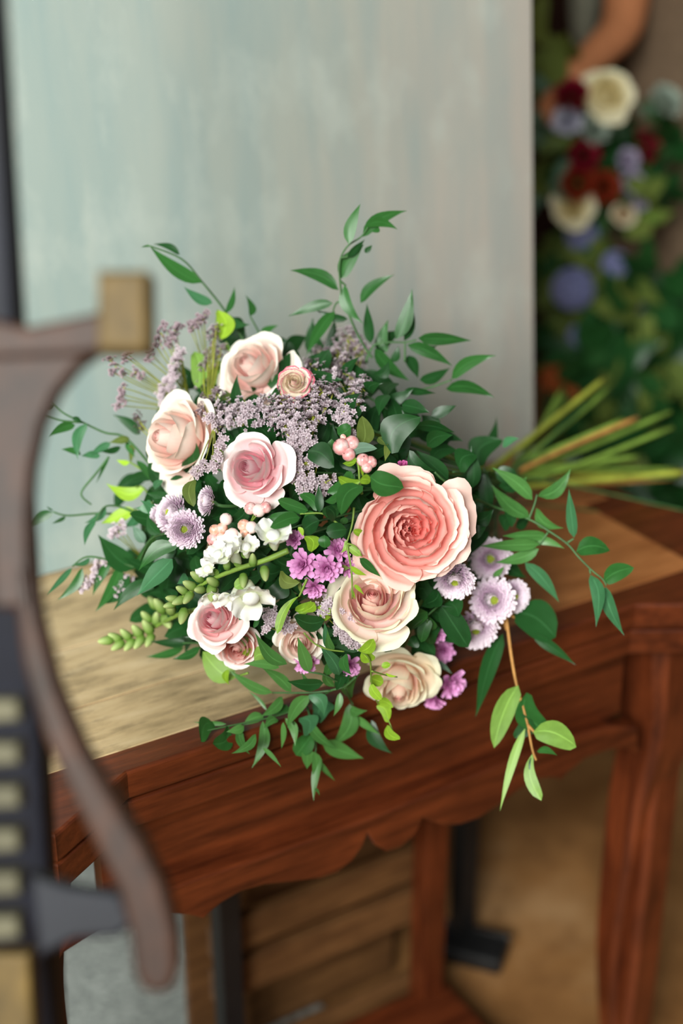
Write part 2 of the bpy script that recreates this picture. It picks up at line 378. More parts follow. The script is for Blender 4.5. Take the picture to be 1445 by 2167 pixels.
def leaf_mesh(shape, curve, arch, twist=0.0, nu=4, nv=9):
    def wd(t):
        if shape == 'lance': return 2.95*(t**0.68)*((1-t)**1.28)
        if shape == 'oval': return 2.05*(t**0.52)*((1-t)**0.55)
        if shape == 'broad': return 2.2*(t**0.5)*((1-t)**0.72)
        return 1.9*(t**0.95)*((1-t)**0.5)
    def fn(u, v):
        h = (u-0.5)*min(1.0, wd(max(1e-4, min(1-1e-4, v)))); q = 4*v*(1-v)
        x = h + curve*q + 0.10*curve*math.sin(v*6.3)
        z = arch*q + 0.55*abs(h)*(0.35+0.4*(1-v)) + 0.03*math.sin(9*v+5*u)
        a = twist*v*v; return Vector((x*math.cos(a)-z*0.3*math.sin(a), v, z*0.3 + x*math.sin(a)*0.6))
    return grid('leaf', nu, nv, fn)
LEAF = {}
def leaf_var(shape, curve, arch, twist, kind):
    key = (shape, curve, arch, twist, kind)
    if key not in LEAF:
        LEAF[key] = leaf_mesh(shape, curve, arch, twist); LEAF[key].materials.append(GREEN[kind])
    return LEAF[key]
rl = random.Random(11)
def put_leaf(parent, base, tip, width, kind='mid', shape='lance', curve=None, roll=None, name='leaf'):
    y = tip - base; ln = y.length; y.normalize()
    z = CAM - (base+tip)/2; z = (z - y*z.dot(y)).normalized(); x = y.cross(z)
    ang = rl.uniform(-0.55, 0.55) if roll is None else roll
    q = Quaternion(y, ang); x = q @ x; z = q @ z
    c = rl.choice((-0.42, -0.2, 0.0, 0.2, 0.42)) if curve is None else curve
    me = leaf_var(shape, c, rl.choice((-0.3, 0.15, 0.45)), rl.choice((-0.35, 0.0, 0.35)), kind)
    wx = (1.04 if shape == 'lance' else 1.08)*width/max(0.45, math.cos(ang))
    M = Matrix((( x.x*wx, y.x*ln, z.x*wx, base.x), (x.y*wx, y.y*ln, z.y*wx, base.y), (x.z*wx, y.z*ln, z.z*wx, base.z), (0, 0, 0, 1)))
    return obj(name, me, None, parent, M)
class Crop:
    def __init__(s, x0, y0, k): s.x0, s.y0, s.k = x0, y0, k
    def __call__(s, x, y): return s.x0+x/s.k, s.y0+y/s.k
def sprig(name, label, cat, stems, leaves, crop, off=0.012, kind='mid', stem='dark', r=0.0011, group='greenery in the bouquet', shape='lance', spread=0.012):
    """stems: pixel polylines; leaves: (bx, by, tx, ty, width[, kind[, shape[, off]]]) in the crop's own pixels"""
    P = [[on(*crop(x, y), off) for x, y in s] for s in stems]
    root = thing(name, P[0][0], label, cat, group)
    obj('stem', tubes('stem', [smooth_path(p, 5) for p in P], r*1.15, r*0.7), STEM[stem], root)
    for lf in leaves:
        bx, by, tx, ty, wd = lf[:5]; kd = lf[5] if len(lf) > 5 and lf[5] else kind
        sh = lf[6] if len(lf) > 6 and lf[6] else shape; of = lf[7] if len(lf) > 7 else off
        b = crop(bx, by); t = crop(tx, ty); db = dome(*b, of+rl.uniform(-0.003, 0.005))
        dt = min(db + rl.uniform(-spread, spread), t_max(*t)-0.004)
        if dt > dome(*t, of) + 0.02: dt = dome(*t, of) + 0.01
        put_leaf(root, at(*b, db), at(*t, dt), wd/crop.k/F*db, kd, sh)
    return root
k2 = Crop(580, 420, 2.89); k1 = Crop(280, 420, 2.89); k3 = Crop(50, 800, 3.211); k4 = Crop(420, 880, 2.89)
k5 = Crop(880, 780, 2.5575); k6 = Crop(400, 1250, 2.408); k7 = Crop(900, 1100, 2.651)

# ------------------------------------------------------------------ flowers
TIE = TABLE_M @ Vector((0.56, 0.215, 0.055))
rs = random.Random(3)
ENDS = [(1290, 820), (1192, 818), (1318, 888), (1418, 872), (1423, 905), (1348, 966), (1436, 992), (1440, 1012), (1475, 1086), (1440, 1108), (1250, 845), (1330, 1000), (1395, 1045), (1050, 855), (1300, 1095), (1460, 1060)]
def stem_end(i):
    x, y = ENDS[i]; plane = 0.80 + 0.05*math.sin(i*2.3)
    o = TABLE_I @ CAM; dd = TABLE_I.to_3x3() @ ray(x, y)
    p = TABLE_M @ (o + dd*((plane-o.x)/dd.x))
    lp = TABLE_I @ p
    if lp.z < 0.006 and lp.x < 0.78: p = TABLE_M @ Vector((lp.x, lp.y, 0.006))
    return p
USED = [0]
def add_stem(root, base, back, r=0.0028, mat='green', full=True):
    """a stem from the flower's base through the binding point, then out to the cut ends"""
    j = Vector((rs.uniform(-1, 1), rs.uniform(-1, 1), rs.uniform(-0.6, 1)))*0.022
    tie = TIE + j; mid = base.lerp(tie, 0.45) + back*0.02
    lm = TABLE_I @ mid
    if lm.z < 0.02: mid = TABLE_M @ Vector((lm.x, lm.y, 0.02))
    P = [base, base + back*0.03, mid, tie]
    if full and USED[0] < len(ENDS): P.append(stem_end(USED[0])); USED[0] += 1
    else: P.append(tie + (tie-mid).normalized()*0.05)
    obj('stem', tube('stem', smooth_path(P, 6), r, r*0.85, 7), STEM[mat], root)
def basis(face, spin=0.0):
    z = (RIGHT*face[0] + UP*face[1] + TOCAM*face[2]).normalized()
    x = UP.cross(z)
    if x.length < 1e-3: x = RIGHT.copy()
    x.normalize(); y = z.cross(x)
    return Matrix(((x.x, y.x, z.x, 0), (x.y, y.y, z.y, 0), (x.z, y.z, z.z, 0), (0, 0, 0, 1))) @ Matrix.Rotation(spin, 4, 'Z'), z

def bez(p0, p1, p2, p3, t):
    a = 1-t; return tuple(a*a*a*p0[i]+3*a*a*t*p1[i]+3*a*t*t*p2[i]+t*t*t*p3[i] for i in (0, 1))
def petal_mesh(ang, r, h, half, flare, curl, ruffle, seed, tip=0.2, nu=14, nv=9, base_z=0.0):
    rd = random.Random(seed); ph = rd.uniform(0, 6.3); dip = rd.uniform(-0.04, 0.04); sk = rd.uniform(-0.12, 0.12)
    P0 = (0.04, base_z); P1 = (r*1.12, base_z+0.02); P2 = (r*(1.10+0.25*flare), h*0.80); P3 = (r*(0.84+0.62*flare), h)
    def fn(u, v):
        s = (u-0.5)*2
        ve = v*(1 - tip*abs(s)**2.4) + dip*v*s
        pr, pz = bez(P0, P1, P2, P3, ve)
        k = max(0.0, (ve-0.72)/0.28)
        pr += curl*r*0.55*k*k*(0.45+0.55*s*s); pz -= curl*r*0.42*k*k*(0.25+0.75*s*s)
        pr *= 1 + (0.085+sk*0.4)*s
        w_ = ruffle*v**3*(math.sin(4.2*s+ph)+0.6*math.sin(9*s+2*ph)+0.35*math.sin(17*s+3*ph))
        pz += w_*0.5; pr += w_*0.6
        a = ang + s*half*(0.80+0.20*math.sin(PI*min(1, v*0.95)))
        return Vector((pr*math.cos(a), pr*math.sin(a), pz))
    return grid('petal', nu, nv, fn)
def rose_petals(kind, seed):
    """list of (mesh, t) with t from 0 at the heart to 1 at the guard petals; radius 1"""
    rd = random.Random(seed); out = []; a = rd.uniform(0, 6.3)
    if kind == 'tea':
        rows = [(0.045+0.026*i, 0.97-0.002*i, 2.0-0.08*i, -0.40, 0.0, 0.0, 0.05) for i in range(9)]
        rows += [(0.27+0.029*i, 0.97-0.004*i, 1.10-0.022*i, -0.10+0.022*i, 0.14+0.035*i, 0.014, 0.15) for i in range(12)]
        rows += [(0.60+0.032*i, 0.90-0.030*i, 0.90-0.012*i, 0.16+0.045*i, 0.50+0.05*i, 0.024, 0.20) for i in range(9)]
        rows += [(0.82+0.026*i, 0.56-0.075*i, 0.78, 0.48+0.07*i, 0.70, 0.035, 0.24) for i in range(5)]
    elif kind == 'bud':
        rows = [(0.045+0.030*i, 1.22-0.003*i, 2.0-0.08*i, -0.42, 0.0, 0.0, 0.05) for i in range(10)]
        rows += [(0.37+0.036*i, 1.17-0.020*i, 1.20-0.03*i, -0.12+0.045*i, 0.22+0.07*i, 0.014, 0.18) for i in range(7)]
        rows += [(0.62+0.044*i, 1.00-0.075*i, 0.98-0.01*i, 0.14+0.065*i, 0.75+0.06*i, 0.03, 0.30) for i in range(8)]
        rows += [(0.90, 0.38, 0.8, 0.52, 0.9, 0.04, 0.3), (0.94, 0.28, 0.8, 0.55, 0.8, 0.04, 0.3)]
    else:
        rows = [(0.09+0.022*i, 0.34+0.030*i, 0.45+0.4*rd.random(), 0.05-0.03*i, 0.0, 0.05, 0.16) for i in range(8)]
        rows = [(0.045+0.018*i, 0.30+0.03*i, 1.9, -0.35, 0.0, 0.02, 0.05) for i in range(4)] + rows
        rows += [(0.25+0.023*i, 0.58+0.009*i, 0.95-0.012*i, -0.12+0.012*i, 0.08, 0.032, 0.12) for i in range(17)]
        rows += [(0.63+0.018*i, 0.70-0.013*i, 0.78-0.008*i, 0.05+0.026*i, 0.28+0.03*i, 0.036, 0.16) for i in range(15)]
        rows += [(0.82+0.018*i, 0.50-0.055*i, 0.66, 0.30+0.06*i, 0.45+0.04*i, 0.05, 0.2) for i in range(8)]
    n = len(rows)
    for i, (r, h, half, fl, cu, ru, tp) in enumerate(rows):
        a += 2.399 + rd.uniform(-0.18, 0.18)
        out.append((petal_mesh(a, r, h*(1+(rd.uniform(-0.07, 0.07) if kind == 'garden' else rd.uniform(-0.03, 0.03))), half, fl, cu, ru, seed*100+i, tp), i/(n-1)))
    return out
def lerp3(a, b, t): return tuple(a[i]+(b[i]-a[i])*t for i in range(3))
def calyx_mesh(): return lathe('calyx', [(0.05, -0.30), (0.15, -0.24), (0.19, -0.12), (0.13, -0.05), (0.17, -0.02), (0.02, -0.015)], 10)
CALYX = calyx_mesh(); CALYX.materials.append(STEM['green'])
def rose(name, label, x, y, diam, face, kind, heart, outer, mat, off=0.0, spin=0.0, seed=1, depth=None, group='roses in the bouquet', stem='green', full=True, zc=0.5, sepals=True):
    d = dome(x, y, off) if depth is None else depth
    R = diam/2/F*d; Rm, z = basis(face, spin); cen = at(x, y, d)
    M = Matrix.Translation(cen - z*(zc*R)) @ Rm @ Matrix.Scale(R, 4)
    root = thing(name, M.translation, label, 'rose', group)
    for me, t in rose_petals(kind, seed):
        me.materials.append(mat)
        obj('petal', me, None, root, M, color=(*lerp3(heart, outer, t**0.9), 0.25+0.75*min(1, t*1.25)))
    if sepals:
        obj('calyx', CALYX, None, root, M)
        for i in range(5):
            a = i*2*PI/5+seed; u = Vector((math.cos(a), math.sin(a), 0))
            b = M @ (u*0.14+Vector((0, 0, -0.02))); e = M @ (u*0.75+Vector((0, 0, -0.12-0.1*(i % 2))))
            put_leaf(root, b, e, R*0.22, 'light', 'lance', 0.0, 0.2, 'sepal')
    if depth is None: add_stem(root, M @ Vector((0, 0, -0.25)), -z, 0.0036, stem, full)
    return root
PM = {
    'coral': petal_mat('petal_coral_pink', srgb(255, 218, 206), 0.55, 1.0),
    'cream': petal_mat('petal_pale_pink_cream', srgb(255, 250, 238), 0.42, 0.95),
    'green': petal_mat('petal_cream_green_rim', srgb(250, 248, 220), 0.45, 0.98),
    'pink': petal_mat('petal_rose_pink', srgb(255, 246, 242), 0.50, 0.98),
    'spray': petal_mat('petal_white_with_pink_rim', srgb(226, 120, 140), 0.84, 1.0),
}
rose('garden_rose', 'large coral pink garden rose with densely ruffled petals in the bouquet', 868, 1120, 222, (0.10, -0.02, 1), 'garden', srgb(250, 146, 138), srgb(255, 204, 194), PM['coral'], 0.024, 0.4, 21, zc=0.35)
rose('rose', 'open cream rose with pink heart just below the coral garden rose', 788, 1272, 168, (-0.05, 0.50, 1), 'tea', srgb(248, 142, 154), srgb(253, 240, 228), PM['green'], 0.012, 1.1, 5)
rose('rose', 'cream blush rose nodding over the front table edge', 846, 1443, 138, (-0.12, -0.78, 0.9), 'bud', srgb(248, 152, 152), srgb(252, 236, 208), PM['green'], 0.036, 2.3, 9)
rose('rose', 'palest blush rose beside the white and pink spray bud at the bouquet top', 538, 782, 150, (-0.40, 0.32, 0.9), 'bud', srgb(250, 190, 186), srgb(255, 232, 224), PM['cream'], 0.010, 0.6, 13)
rose('rose', 'pale blush rose with creamy folded rims beside the thin statice spikes', 376, 930, 172, (-0.75, 0.10, 0.8), 'bud', srgb(250, 184, 178), srgb(255, 228, 216), PM['cream'], 0.010, 3.0, 17)
rose('rose', 'clear pink rose with white rims above the snowberries', 536, 992, 136, (-0.36, 0.10, 1), 'bud', srgb(248, 156, 184), srgb(255, 222, 222), PM['pink'], 0.012, 4.4, 23)
rose('rose', 'pink hearted rose with white outer petals under the white snapdragon', 456, 1312, 104, (-0.34, 0.34, 1), 'bud', srgb(250, 146, 176), srgb(255, 224, 218), PM['pink'], 0.018, 5.2, 29)
rose('rose', 'small peach pink rose tucked beneath the pink hearted rose', 502, 1372, 84, (-0.1, -0.3, 1), 'tea', srgb(240, 150, 140), srgb(248, 190, 176), PM['pink'], 0.004, 0.2, 31, full=False)
rose('rose', 'half hidden pale blush rose behind long green ruscus leaves', 636, 1358, 94, (0.10, -0.25, 1), 'tea', srgb(252, 200, 190), srgb(255, 236, 224), PM['cream'], -0.012, 1.7, 37, full=False)
rose('spray_rose_bud', 'small white spray rose bud edged in pink', 622, 810, 66, (0.0, 0.25, 1), 'tea', srgb(250, 240, 214), srgb(252, 240, 226), PM['spray'], 0.022, 0.9, 41, full=False)

# --- chrysanthemums: one small petal mesh repeated in whorls
def whorl_data(n, seed, r_in, up0, up1, wid, ln0, ln1):
    rd = random.Random(seed); V, Fc, U = [], [], []
    for i in range(n):
        t = (i+0.5)/n; a = i*2.39996+rd.uniform(-0.08, 0.08); el = math.radians(up0+(up1-up0)*t+rd.uniform(-6, 6))
        ln = (ln0+(ln1-ln0)*t)*rd.uniform(0.9, 1.08); rad = r_in*(0.28+0.72*t**0.8)
        ra = Vector((math.cos(a), math.sin(a), 0)); tg = Vector((-math.sin(a), math.cos(a), 0)); b0 = len(V)
        for j in range(5):
            s = j/4; e = el*(1-0.35*s) + 0.5*s*s
            c = ra*(rad+ln*s*math.cos(el+0.25*s)) + Vector((0, 0, 0.34*(1-t*t)+ln*s*math.sin(el+0.35*s)))
            w2 = wid*(0.55, 0.75, 1.0, 1.05, 0.55)[j]
            up = Vector((-ra.x*math.sin(el), -ra.y*math.sin(el), math.cos(el)))
            for q in (-1, 0, 1): V.append(c+tg*(w2*q)+up*(wid*0.45*abs(q))); U.append(((q+1)/2, s))
        for j in range(4):
            for q in (0, 1):
                k = b0+j*3+q; Fc.append((k, k+1, k+4, k+3))
    return V, Fc, U
def disc_mesh(r, z):
    rd = random.Random(5); V, Fc = [], []
    for i in range(60):
        rr = r*math.sqrt((i+0.5)/60); a = i*2.39996; c = Vector((rr*math.cos(a), rr*math.sin(a), z+0.10*(1-(rr/r)**2))); b = len(V); s = r*0.13
        V += [c+Vector((s, 0, 0)), c+Vector((0, s, 0)), c+Vector((-s, 0, 0)), c+Vector((0, -s, 0)), c+Vector((0, 0, s*1.6)), c-Vector((0, 0, s*2))]
        for p, q in ((0, 1), (1, 2), (2, 3), (3, 0)): Fc += [(b+p, b+q, b+4), (b+q, b+p, b+5)]
    return mesh('disc', V, Fc)
def two_tone(name, a, b, lo=0.2, hi=0.9):
    k = NT(name); tc = k.t.nodes.new('ShaderNodeTexCoord'); sep = k.t.nodes.new('ShaderNodeSeparateXYZ'); k.t.links.new(tc.outputs['UV'], sep.inputs[0])
    c = k.ramp(sep.outputs[1], [(lo, a), (hi, b)]); m = k.base(c, 0.55, 0.3); k.translucent(c, 0.2); return m
LILAC = two_tone('petal_lilac_white_tip', srgb(214, 176, 208), srgb(250, 238, 246), 0.1, 0.7)
ORCHID = two_tone('petal_orchid_pink', srgb(192, 104, 168), srgb(236, 172, 222))
MAGENTA = two_tone('petal_magenta', srgb(168, 48, 120), srgb(214, 106, 170))
DISC = plain('disc_lime_yellow', srgb(176, 190, 60), 0.6, 0.25, 300)
WH = [mesh('petal_whorl', *(lambda d: (d[0], d[1], True, d[2]))(whorl_data(240, s, 0.66, 78, 12, 0.078, 0.20, 0.40))) for s in (1, 2, 3)]
for m_ in WH: m_.materials.append(LILAC)
DISC_M = disc_mesh(0.19, 0.34); DISC_M.materials.append(DISC)
def mum(label, x, y, diam, face, off=0.012, v=0, full=False, group='lilac chrysanthemums in the bouquet'):
    d = dome(x, y, off); R = diam*1.1/2/F*d; Rm, z = basis(face, x*0.37); M = Matrix.Translation(at(x, y, d)-z*(0.25*R)) @ Rm @ Matrix.Scale(R, 4)
    root = thing('chrysanthemum', M.translation, label, 'flower', group)
    obj('petal_whorl', WH[v], None, root, M, kind='stuff'); obj('disc', DISC_M, None, root, M, label='lime yellow centre disc')
    obj('calyx', CALYX, None, root, M)
    add_stem(root, M @ Vector((0, 0, -0.25)), -z, 0.0016, 'dark', full)
mum('lilac chrysanthemum partly covered by a trailing ruscus leaf', 1038, 1183, 88, (-0.1, 0.05, 1), 0.020, 0, True)
mum('lilac chrysanthemum tilted down just under the coral garden rose', 962, 1230, 84, (-0.05, -0.45, 1), 0.010, 1, True)
mum('lilac white chrysanthemum fully open, foremost of the cluster of four', 1043, 1270, 96, (0.05, 0.02, 1), 0.034, 2, True)
mum('pinkish lilac chrysanthemum peeping out behind the fully open one', 1088, 1262, 72, (0.45, -0.05, 1), 0.012, 0)
mum('pale lilac chrysanthemum facing down, lowest of the cluster above the table edge', 1006, 1332, 92, (-0.05, -0.45, 1), 0.026, 1, True)
mum('lilac chrysanthemum with lime disc beside the snowberries', 392, 1120, 82, (-0.12, 0.0, 1), 0.018, 2, True)
mum('lilac chrysanthemum turned aside above the one with the lime disc', 360, 1085, 84, (-0.75, 0.25, 0.8), 0.008, 0)
mum('small lilac chrysanthemum seen edge on below the clear pink rose', 436, 1060, 62, (-0.8, 0.1, 0.5), 0.006, 1)
mum('shaded lilac chrysanthemum half behind the others at the pale canvas side', 338, 1100, 64, (-0.7, -0.2, 0.6), 0.0, 2)

def small_petal(nv=5):
    def fn(u, v):
        s = (u-0.5)*2; w_ = 0.25*(v**0.5)*(1.15-0.55*v**3)
        return Vector((v*0.9, s*w_, 0.10*v*v + 0.10*s*s*v - 0.03*math.sin(8*v)))
    return grid('petal', 4, nv, fn)
SPET = {}
for nm, mt in (('orchid', ORCHID), ('magenta', MAGENTA)):
    SPET[nm] = small_petal(); SPET[nm].materials.append(mt)
def double_flower(label, x, y, diam, face, tone='orchid', off=0.006, n=30, group='pink double flowers in the bouquet'):
    d = dome(x, y, off); R = diam/2/F*d; Rm, z = basis(face, y*0.21); M = Matrix.Translation(at(x, y, d)-z*(0.35*R)) @ Rm @ Matrix.Scale(R, 4)
    root = thing('double_pink_flower', M.translation, label, 'flower', group); rd = random.Random(int(x+y))
    for i in range(n):
        t = i/(n-1); a = i*2.39996
        A = M @ Matrix.Rotation(a, 4, 'Z') @ Matrix.Translation((0.05, 0, 0.12*(1-t))) @ Matrix.Rotation(-math.radians(82-82*t+rd.uniform(-9, 9)), 4, 'Y') @ Matrix.Rotation(rd.uniform(-0.3, 0.3), 4, 'X') @ Matrix.Scale(0.62+0.42*t, 4)
        obj('petal', SPET[tone], None, root, A)
    obj('calyx', CALYX, None, root, M); add_stem(root, M @ Vector((0, 0, -0.25)), -z, 0.0013, 'dark', False)
DF = [('orchid pink double flower beside the white snapdragon stem', 638, 1195, 76, (-0.3, 0.0, 1), 'orchid', 0.012),
      ('orchid pink double flower between its cluster and the open cream rose', 692, 1205, 74, (0.1, -0.3, 1), 'orchid', 0.014),
      ('orchid pink double flower hanging lowest in the cluster by the cream rose', 664, 1246, 60, (0.0, -0.6, 1), 'orchid', 0.008),
      ('small orchid pink flower under the round ruscus leaves', 622, 1140, 50, (-0.2, 0.5, 1), 'orchid', 0.002),
      ('orchid pink flower half covered by small green leaves at the cluster top', 716, 1162, 62, (0.3, 0.3, 1), 'orchid', 0.004),
      ('orchid pink flower at the edge of the cluster touching the coral garden rose', 738, 1200, 48, (0.6, 0.1, 1), 'orchid', 0.0),
      ('single magenta bud flower above the coral garden rose', 854, 985, 42, (0.1, 0.75, 0.6), 'magenta', 0.006),
      ('orchid pink flower spread sideways beside the nodding cream rose', 958, 1450, 80, (0.45, -0.35, 0.7), 'orchid', 0.008),
      ('orchid pink flower in shade under the chrysanthemums', 938, 1378, 60, (-0.1, -0.2, 1), 'orchid', 0.0),
      ('purple pink flower drooping lowest beside the nodding cream rose', 918, 1486, 56, (-0.2, -0.7, 0.7), 'orchid', 0.004),
      ('orchid pink flower under the half hidden blush rose', 645, 1404, 62, (-0.1, -0.5, 1), 'orchid', 0.002),
      ('orchid pink flower between ruscus leaves left of the nodding cream rose'.replace('left of', 'next to'), 738, 1412, 60, (0.1, -0.5, 1), 'orchid', 0.0),
      ('small orchid pink flower deep among leaves beneath the chrysanthemums', 926, 1345, 40, (0, 0, 1), 'orchid', -0.004)]
for a in DF: double_flower(*a)

# --- white snapdragons
WHITE = two_tone('petal_snapdragon_white', srgb(214, 222, 178), srgb(250, 250, 244), 0.05, 0.55)
BUDM = two_tone('bud_green_cream', srgb(106, 142, 56), srgb(196, 208, 140), 0.35, 1.0)
def lobe_mesh(w_, ruf, seed):
    rd = random.Random(seed); p = rd.uniform(0, 6)
    def fn(u, v):
        s = (u-0.5)*2
        return Vector((s*w_*(0.35+0.65*math.sin(PI*min(1, v*0.62+0.12)))*(1-0.2*v*abs(s)), 0.10+0.75*v-0.12*s*s*v, 0.42*v*v-0.25*v+ruf*v*v*math.sin(5*s+p)))
    return grid('lobe', 8, 6, fn)
LOBES = [lobe_mesh(0.55, 0.10, i) for i in range(4)]
for m_ in LOBES: m_.materials.append(WHITE)
THROAT = lathe('throat', [(0.12, -0.75), (0.22, -0.5), (0.28, -0.2), (0.34, 0.05), (0.32, 0.20), (0.20, 0.32), (0.01, 0.36)], 12); THROAT.materials.append(WHITE)
BUD = lathe('bud', [(0.02, -0.5), (0.28, -0.36), (0.36, -0.05), (0.28, 0.35), (0.16, 0.62), (0.01, 0.74)], 10); BUD.materials.append(BUDM)
def snapdragon(label, stem_px, florets, buds, off, full=True):
    P = [on(x, y, off) for x, y in stem_px]
    root = thing('snapdragon', P[0], label, 'flower', 'snapdragons in the bouquet')
    obj('stem', tube('stem', smooth_path(P, 6), 0.0026, 0.0012, 7), STEM['green'], root)
    for (x, y, sz, fx, fy, o) in florets:
        d = dome(x, y, off+o); R = sz*1.3/2/F*d; Rm, z = basis((fx, fy, 0.7), x*0.1); M = Matrix.Translation(at(x, y, d)) @ Rm @ Matrix.Scale(R, 4)
        fl = obj('floret', THROAT, None, root, M)
        for i, a in enumerate((0.45, -0.45, 2.1, PI, -2.1)):
            obj('lobe', LOBES[i % 4], None, fl, M @ Matrix.Rotation(a, 4, 'Z') @ Matrix.Translation((0, 0.12, 0.05)) @ Matrix.Rotation(0.5 if i < 2 else 0.15, 4, 'X'))
        put_leaf(root, M @ Vector((0, 0, -0.8)), M @ Vector((0.5, 0.3, -0.5)), R*0.5, 'light', 'oval', 0.0, 0.0, 'sepal')
    for (x, y, sz, fx, fy) in buds:
        d = dome(x, y, off+0.004); R = sz*2.0/2/F*d; Rm, z = basis((fx, fy, 0.35), x)
        obj('bud', BUD, None, root, Matrix.Translation(at(x, y, d)) @ Rm @ Matrix.Scale(R, 4))
snapdragon('white snapdragon with open florets and green bud tip across the bouquet', [(610, 1165), (560, 1186), (500, 1205), (440, 1230), (395, 1258), (368, 1275)],
    [(488, 1168, 78, -0.5, 0.75, 0.0), (462, 1175, 50, -0.7, 0.6, 0.004), (578, 1136, 70, -0.1, 0.9, 0.0), (520, 1160, 52, -0.1, 0.9, -0.002), (530, 1262, 84, 0.15, -0.8, 0.008), (498, 1262, 58, -0.15, -0.85, 0.006), (452, 1262, 44, -0.3, -0.8, 0.006), (440, 1205, 42, -0.5, 0.6, 0.006)],
    [(420, 1222, 30, -0.7, 0.5), (452, 1232, 30, -0.3, 0.2), (448, 1250, 34, 0, -0.8), (405, 1240, 30, -0.7, 0.4), (425, 1248, 26, -0.3, 0), (400, 1262, 28, -0.5, -0.7), (388, 1250, 26, -0.7, 0.4), (382, 1270, 28, -0.7, -0.3), (368, 1268, 26, -0.9, 0.2), (362, 1280, 24, -0.9, -0.2), (388, 1300, 32, -0.2, -0.8), (480, 1196, 24, 0.0, 0.8), (515, 1225, 28, 0, -0.8), (560, 1210, 30, 0.1, -0.8), (535, 1188, 26, 0, 0.8)], 0.030)
snapdragon('green budded snapdragon tip lying on the worn table top', [(420, 1290), (380, 1300), (330, 1325), (280, 1345), (235, 1356)], [],
    [(228, 1355, 30, -0.9, -0.1), (246, 1350, 28, -0.7, 0.4), (252, 1364, 28, -0.7, -0.5), (268, 1345, 28, -0.5, 0.6), (276, 1362, 28, -0.5, -0.6), (292, 1338, 30, -0.4, 0.6), (296, 1356, 30, -0.4, -0.6), (314, 1330, 32, -0.4, 0.7), (318, 1352, 28, -0.3, -0.6), (312, 1308, 28, -0.5, 0.6), (330, 1312, 30, 0.1, 0.5), (340, 1285, 34, -0.4, 0.6), (352, 1312, 36, 0.2, -0.3), (326, 1278, 30, -0.5, 0.7), (362, 1290, 34, 0, 0.2)], 0.004, False)
# --- snowberries
BERRY = lathe('berry', [(0.02, -0.95), (0.5, -0.82), (0.88, -0.4), (1.0, 0.05), (0.86, 0.52), (0.5, 0.84), (0.16, 0.93), (0.06, 0.86)], 14)
def berry_mat():
    k = NT('berry_blush'); info = k.t.nodes.new('ShaderNodeObjectInfo'); n = k.noise(k.coord(), 1.4, 2)
    c = k.mix(k.ramp(n, [(0.35, (0, 0, 0)), (0.7, (0.8,)*3)]), info.outputs['Color'], srgb(250, 232, 226)); return k.base(c, 0.32, 0.5)
BERRY.materials.append(berry_mat())
TIPM = lathe('berry_tip', [(0.10, 0.90), (0.06, 0.97), (0.01, 0.98)], 8); TIPM.materials.append(plain('berry_tip_brown', srgb(92, 62, 44), 0.7))
def berries(label, base, spots, off=0.016):
    b = on(*base, off-0.02); root = thing('snowberry_sprig', b, label, 'berries', 'snowberry sprigs in the bouquet'); rd = random.Random(int(base[0])); paths = []
    for (x, y, dm, col) in spots:
        d = dome(x, y, off); R = dm/2/F*d; Rm, z = basis((rd.uniform(-1, 1), rd.uniform(-1, 1), 0.35), rd.uniform(0, 6)); c = at(x, y, d)
        br = obj('berry', BERRY, None, root, Matrix.Translation(c) @ Rm @ Matrix.Scale(R, 4), color=col); obj('berry_tip', TIPM, None, br, Matrix.Translation(c) @ Rm @ Matrix.Scale(R, 4))
        paths.append(smooth_path([b, b.lerp(c, 0.5)-z*0.004, c-z*R*0.9], 4))
    obj('stem', tubes('stem', paths, 0.0009), STEM['green'], root)
PKB, WHB, PEB = srgb(232, 150, 150), srgb(250, 226, 220), srgb(236, 168, 140)
berries('pink snowberries above the coral garden rose', (760, 985), [(722, 946, 38, PKB), (745, 938, 34, PKB), (726, 925, 14, PEB), (768, 974, 30, PKB), (784, 978, 28, PKB), (776, 990, 24, PKB), (738, 962, 30, PKB)], 0.024)
berries('white and blush snowberries between pink rose and snapdragon', (500, 1150), [(478, 1099, 28, WHB), (455, 1122, 26, PEB), (470, 1118, 26, PEB), (492, 1130, 28, WHB), (452, 1142, 30, PKB), (470, 1140, 28, PEB), (532, 1116, 28, WHB), (516, 1112, 28, PEB), (548, 1080, 30, WHB), (530, 1076, 28, PKB), (562, 1074, 26, PKB), (520, 1126, 26, PEB)], 0.016)

# --- statice: hazy lilac florets on thin branching stems
STAT = two_tone('statice_floret', srgb(140, 116, 124), srgb(222, 206, 214), 0.0, 0.8)
STATD = two_tone('statice_floret_faded', srgb(112, 90, 94), srgb(178, 156, 164), 0.0, 0.8)
def floret_data(c, axis, s, rd, V, Fc, U):
    a = axis.orthogonal().normalized(); b = axis.cross(a); q0 = rd.uniform(0, 6)
    for i in range(5):
        q = q0+i*2*PI/5; r = a*math.cos(q)+b*math.sin(q); t = axis.cross(r); k = len(V)
        V += [c, c+r*s*0.62+t*s*0.36+axis*s*0.42, c+r*s*1.05+axis*s*0.46, c+r*s*0.62-t*s*0.36+axis*s*0.42]
        U += [(0.5, 0), (0, 0.7), (0.5, 1), (1, 0.7)]; Fc.append((k, k+1, k+2, k+3))
    k = len(V); V += [c-axis*s*1.3, c+a*s*0.25, c+(b-a)*s*0.2, c-(a+b)*s*0.2]; U += [(0.5, 0)]*4
    Fc += [(k, k+1, k+2), (k, k+2, k+3), (k, k+3, k+1)]
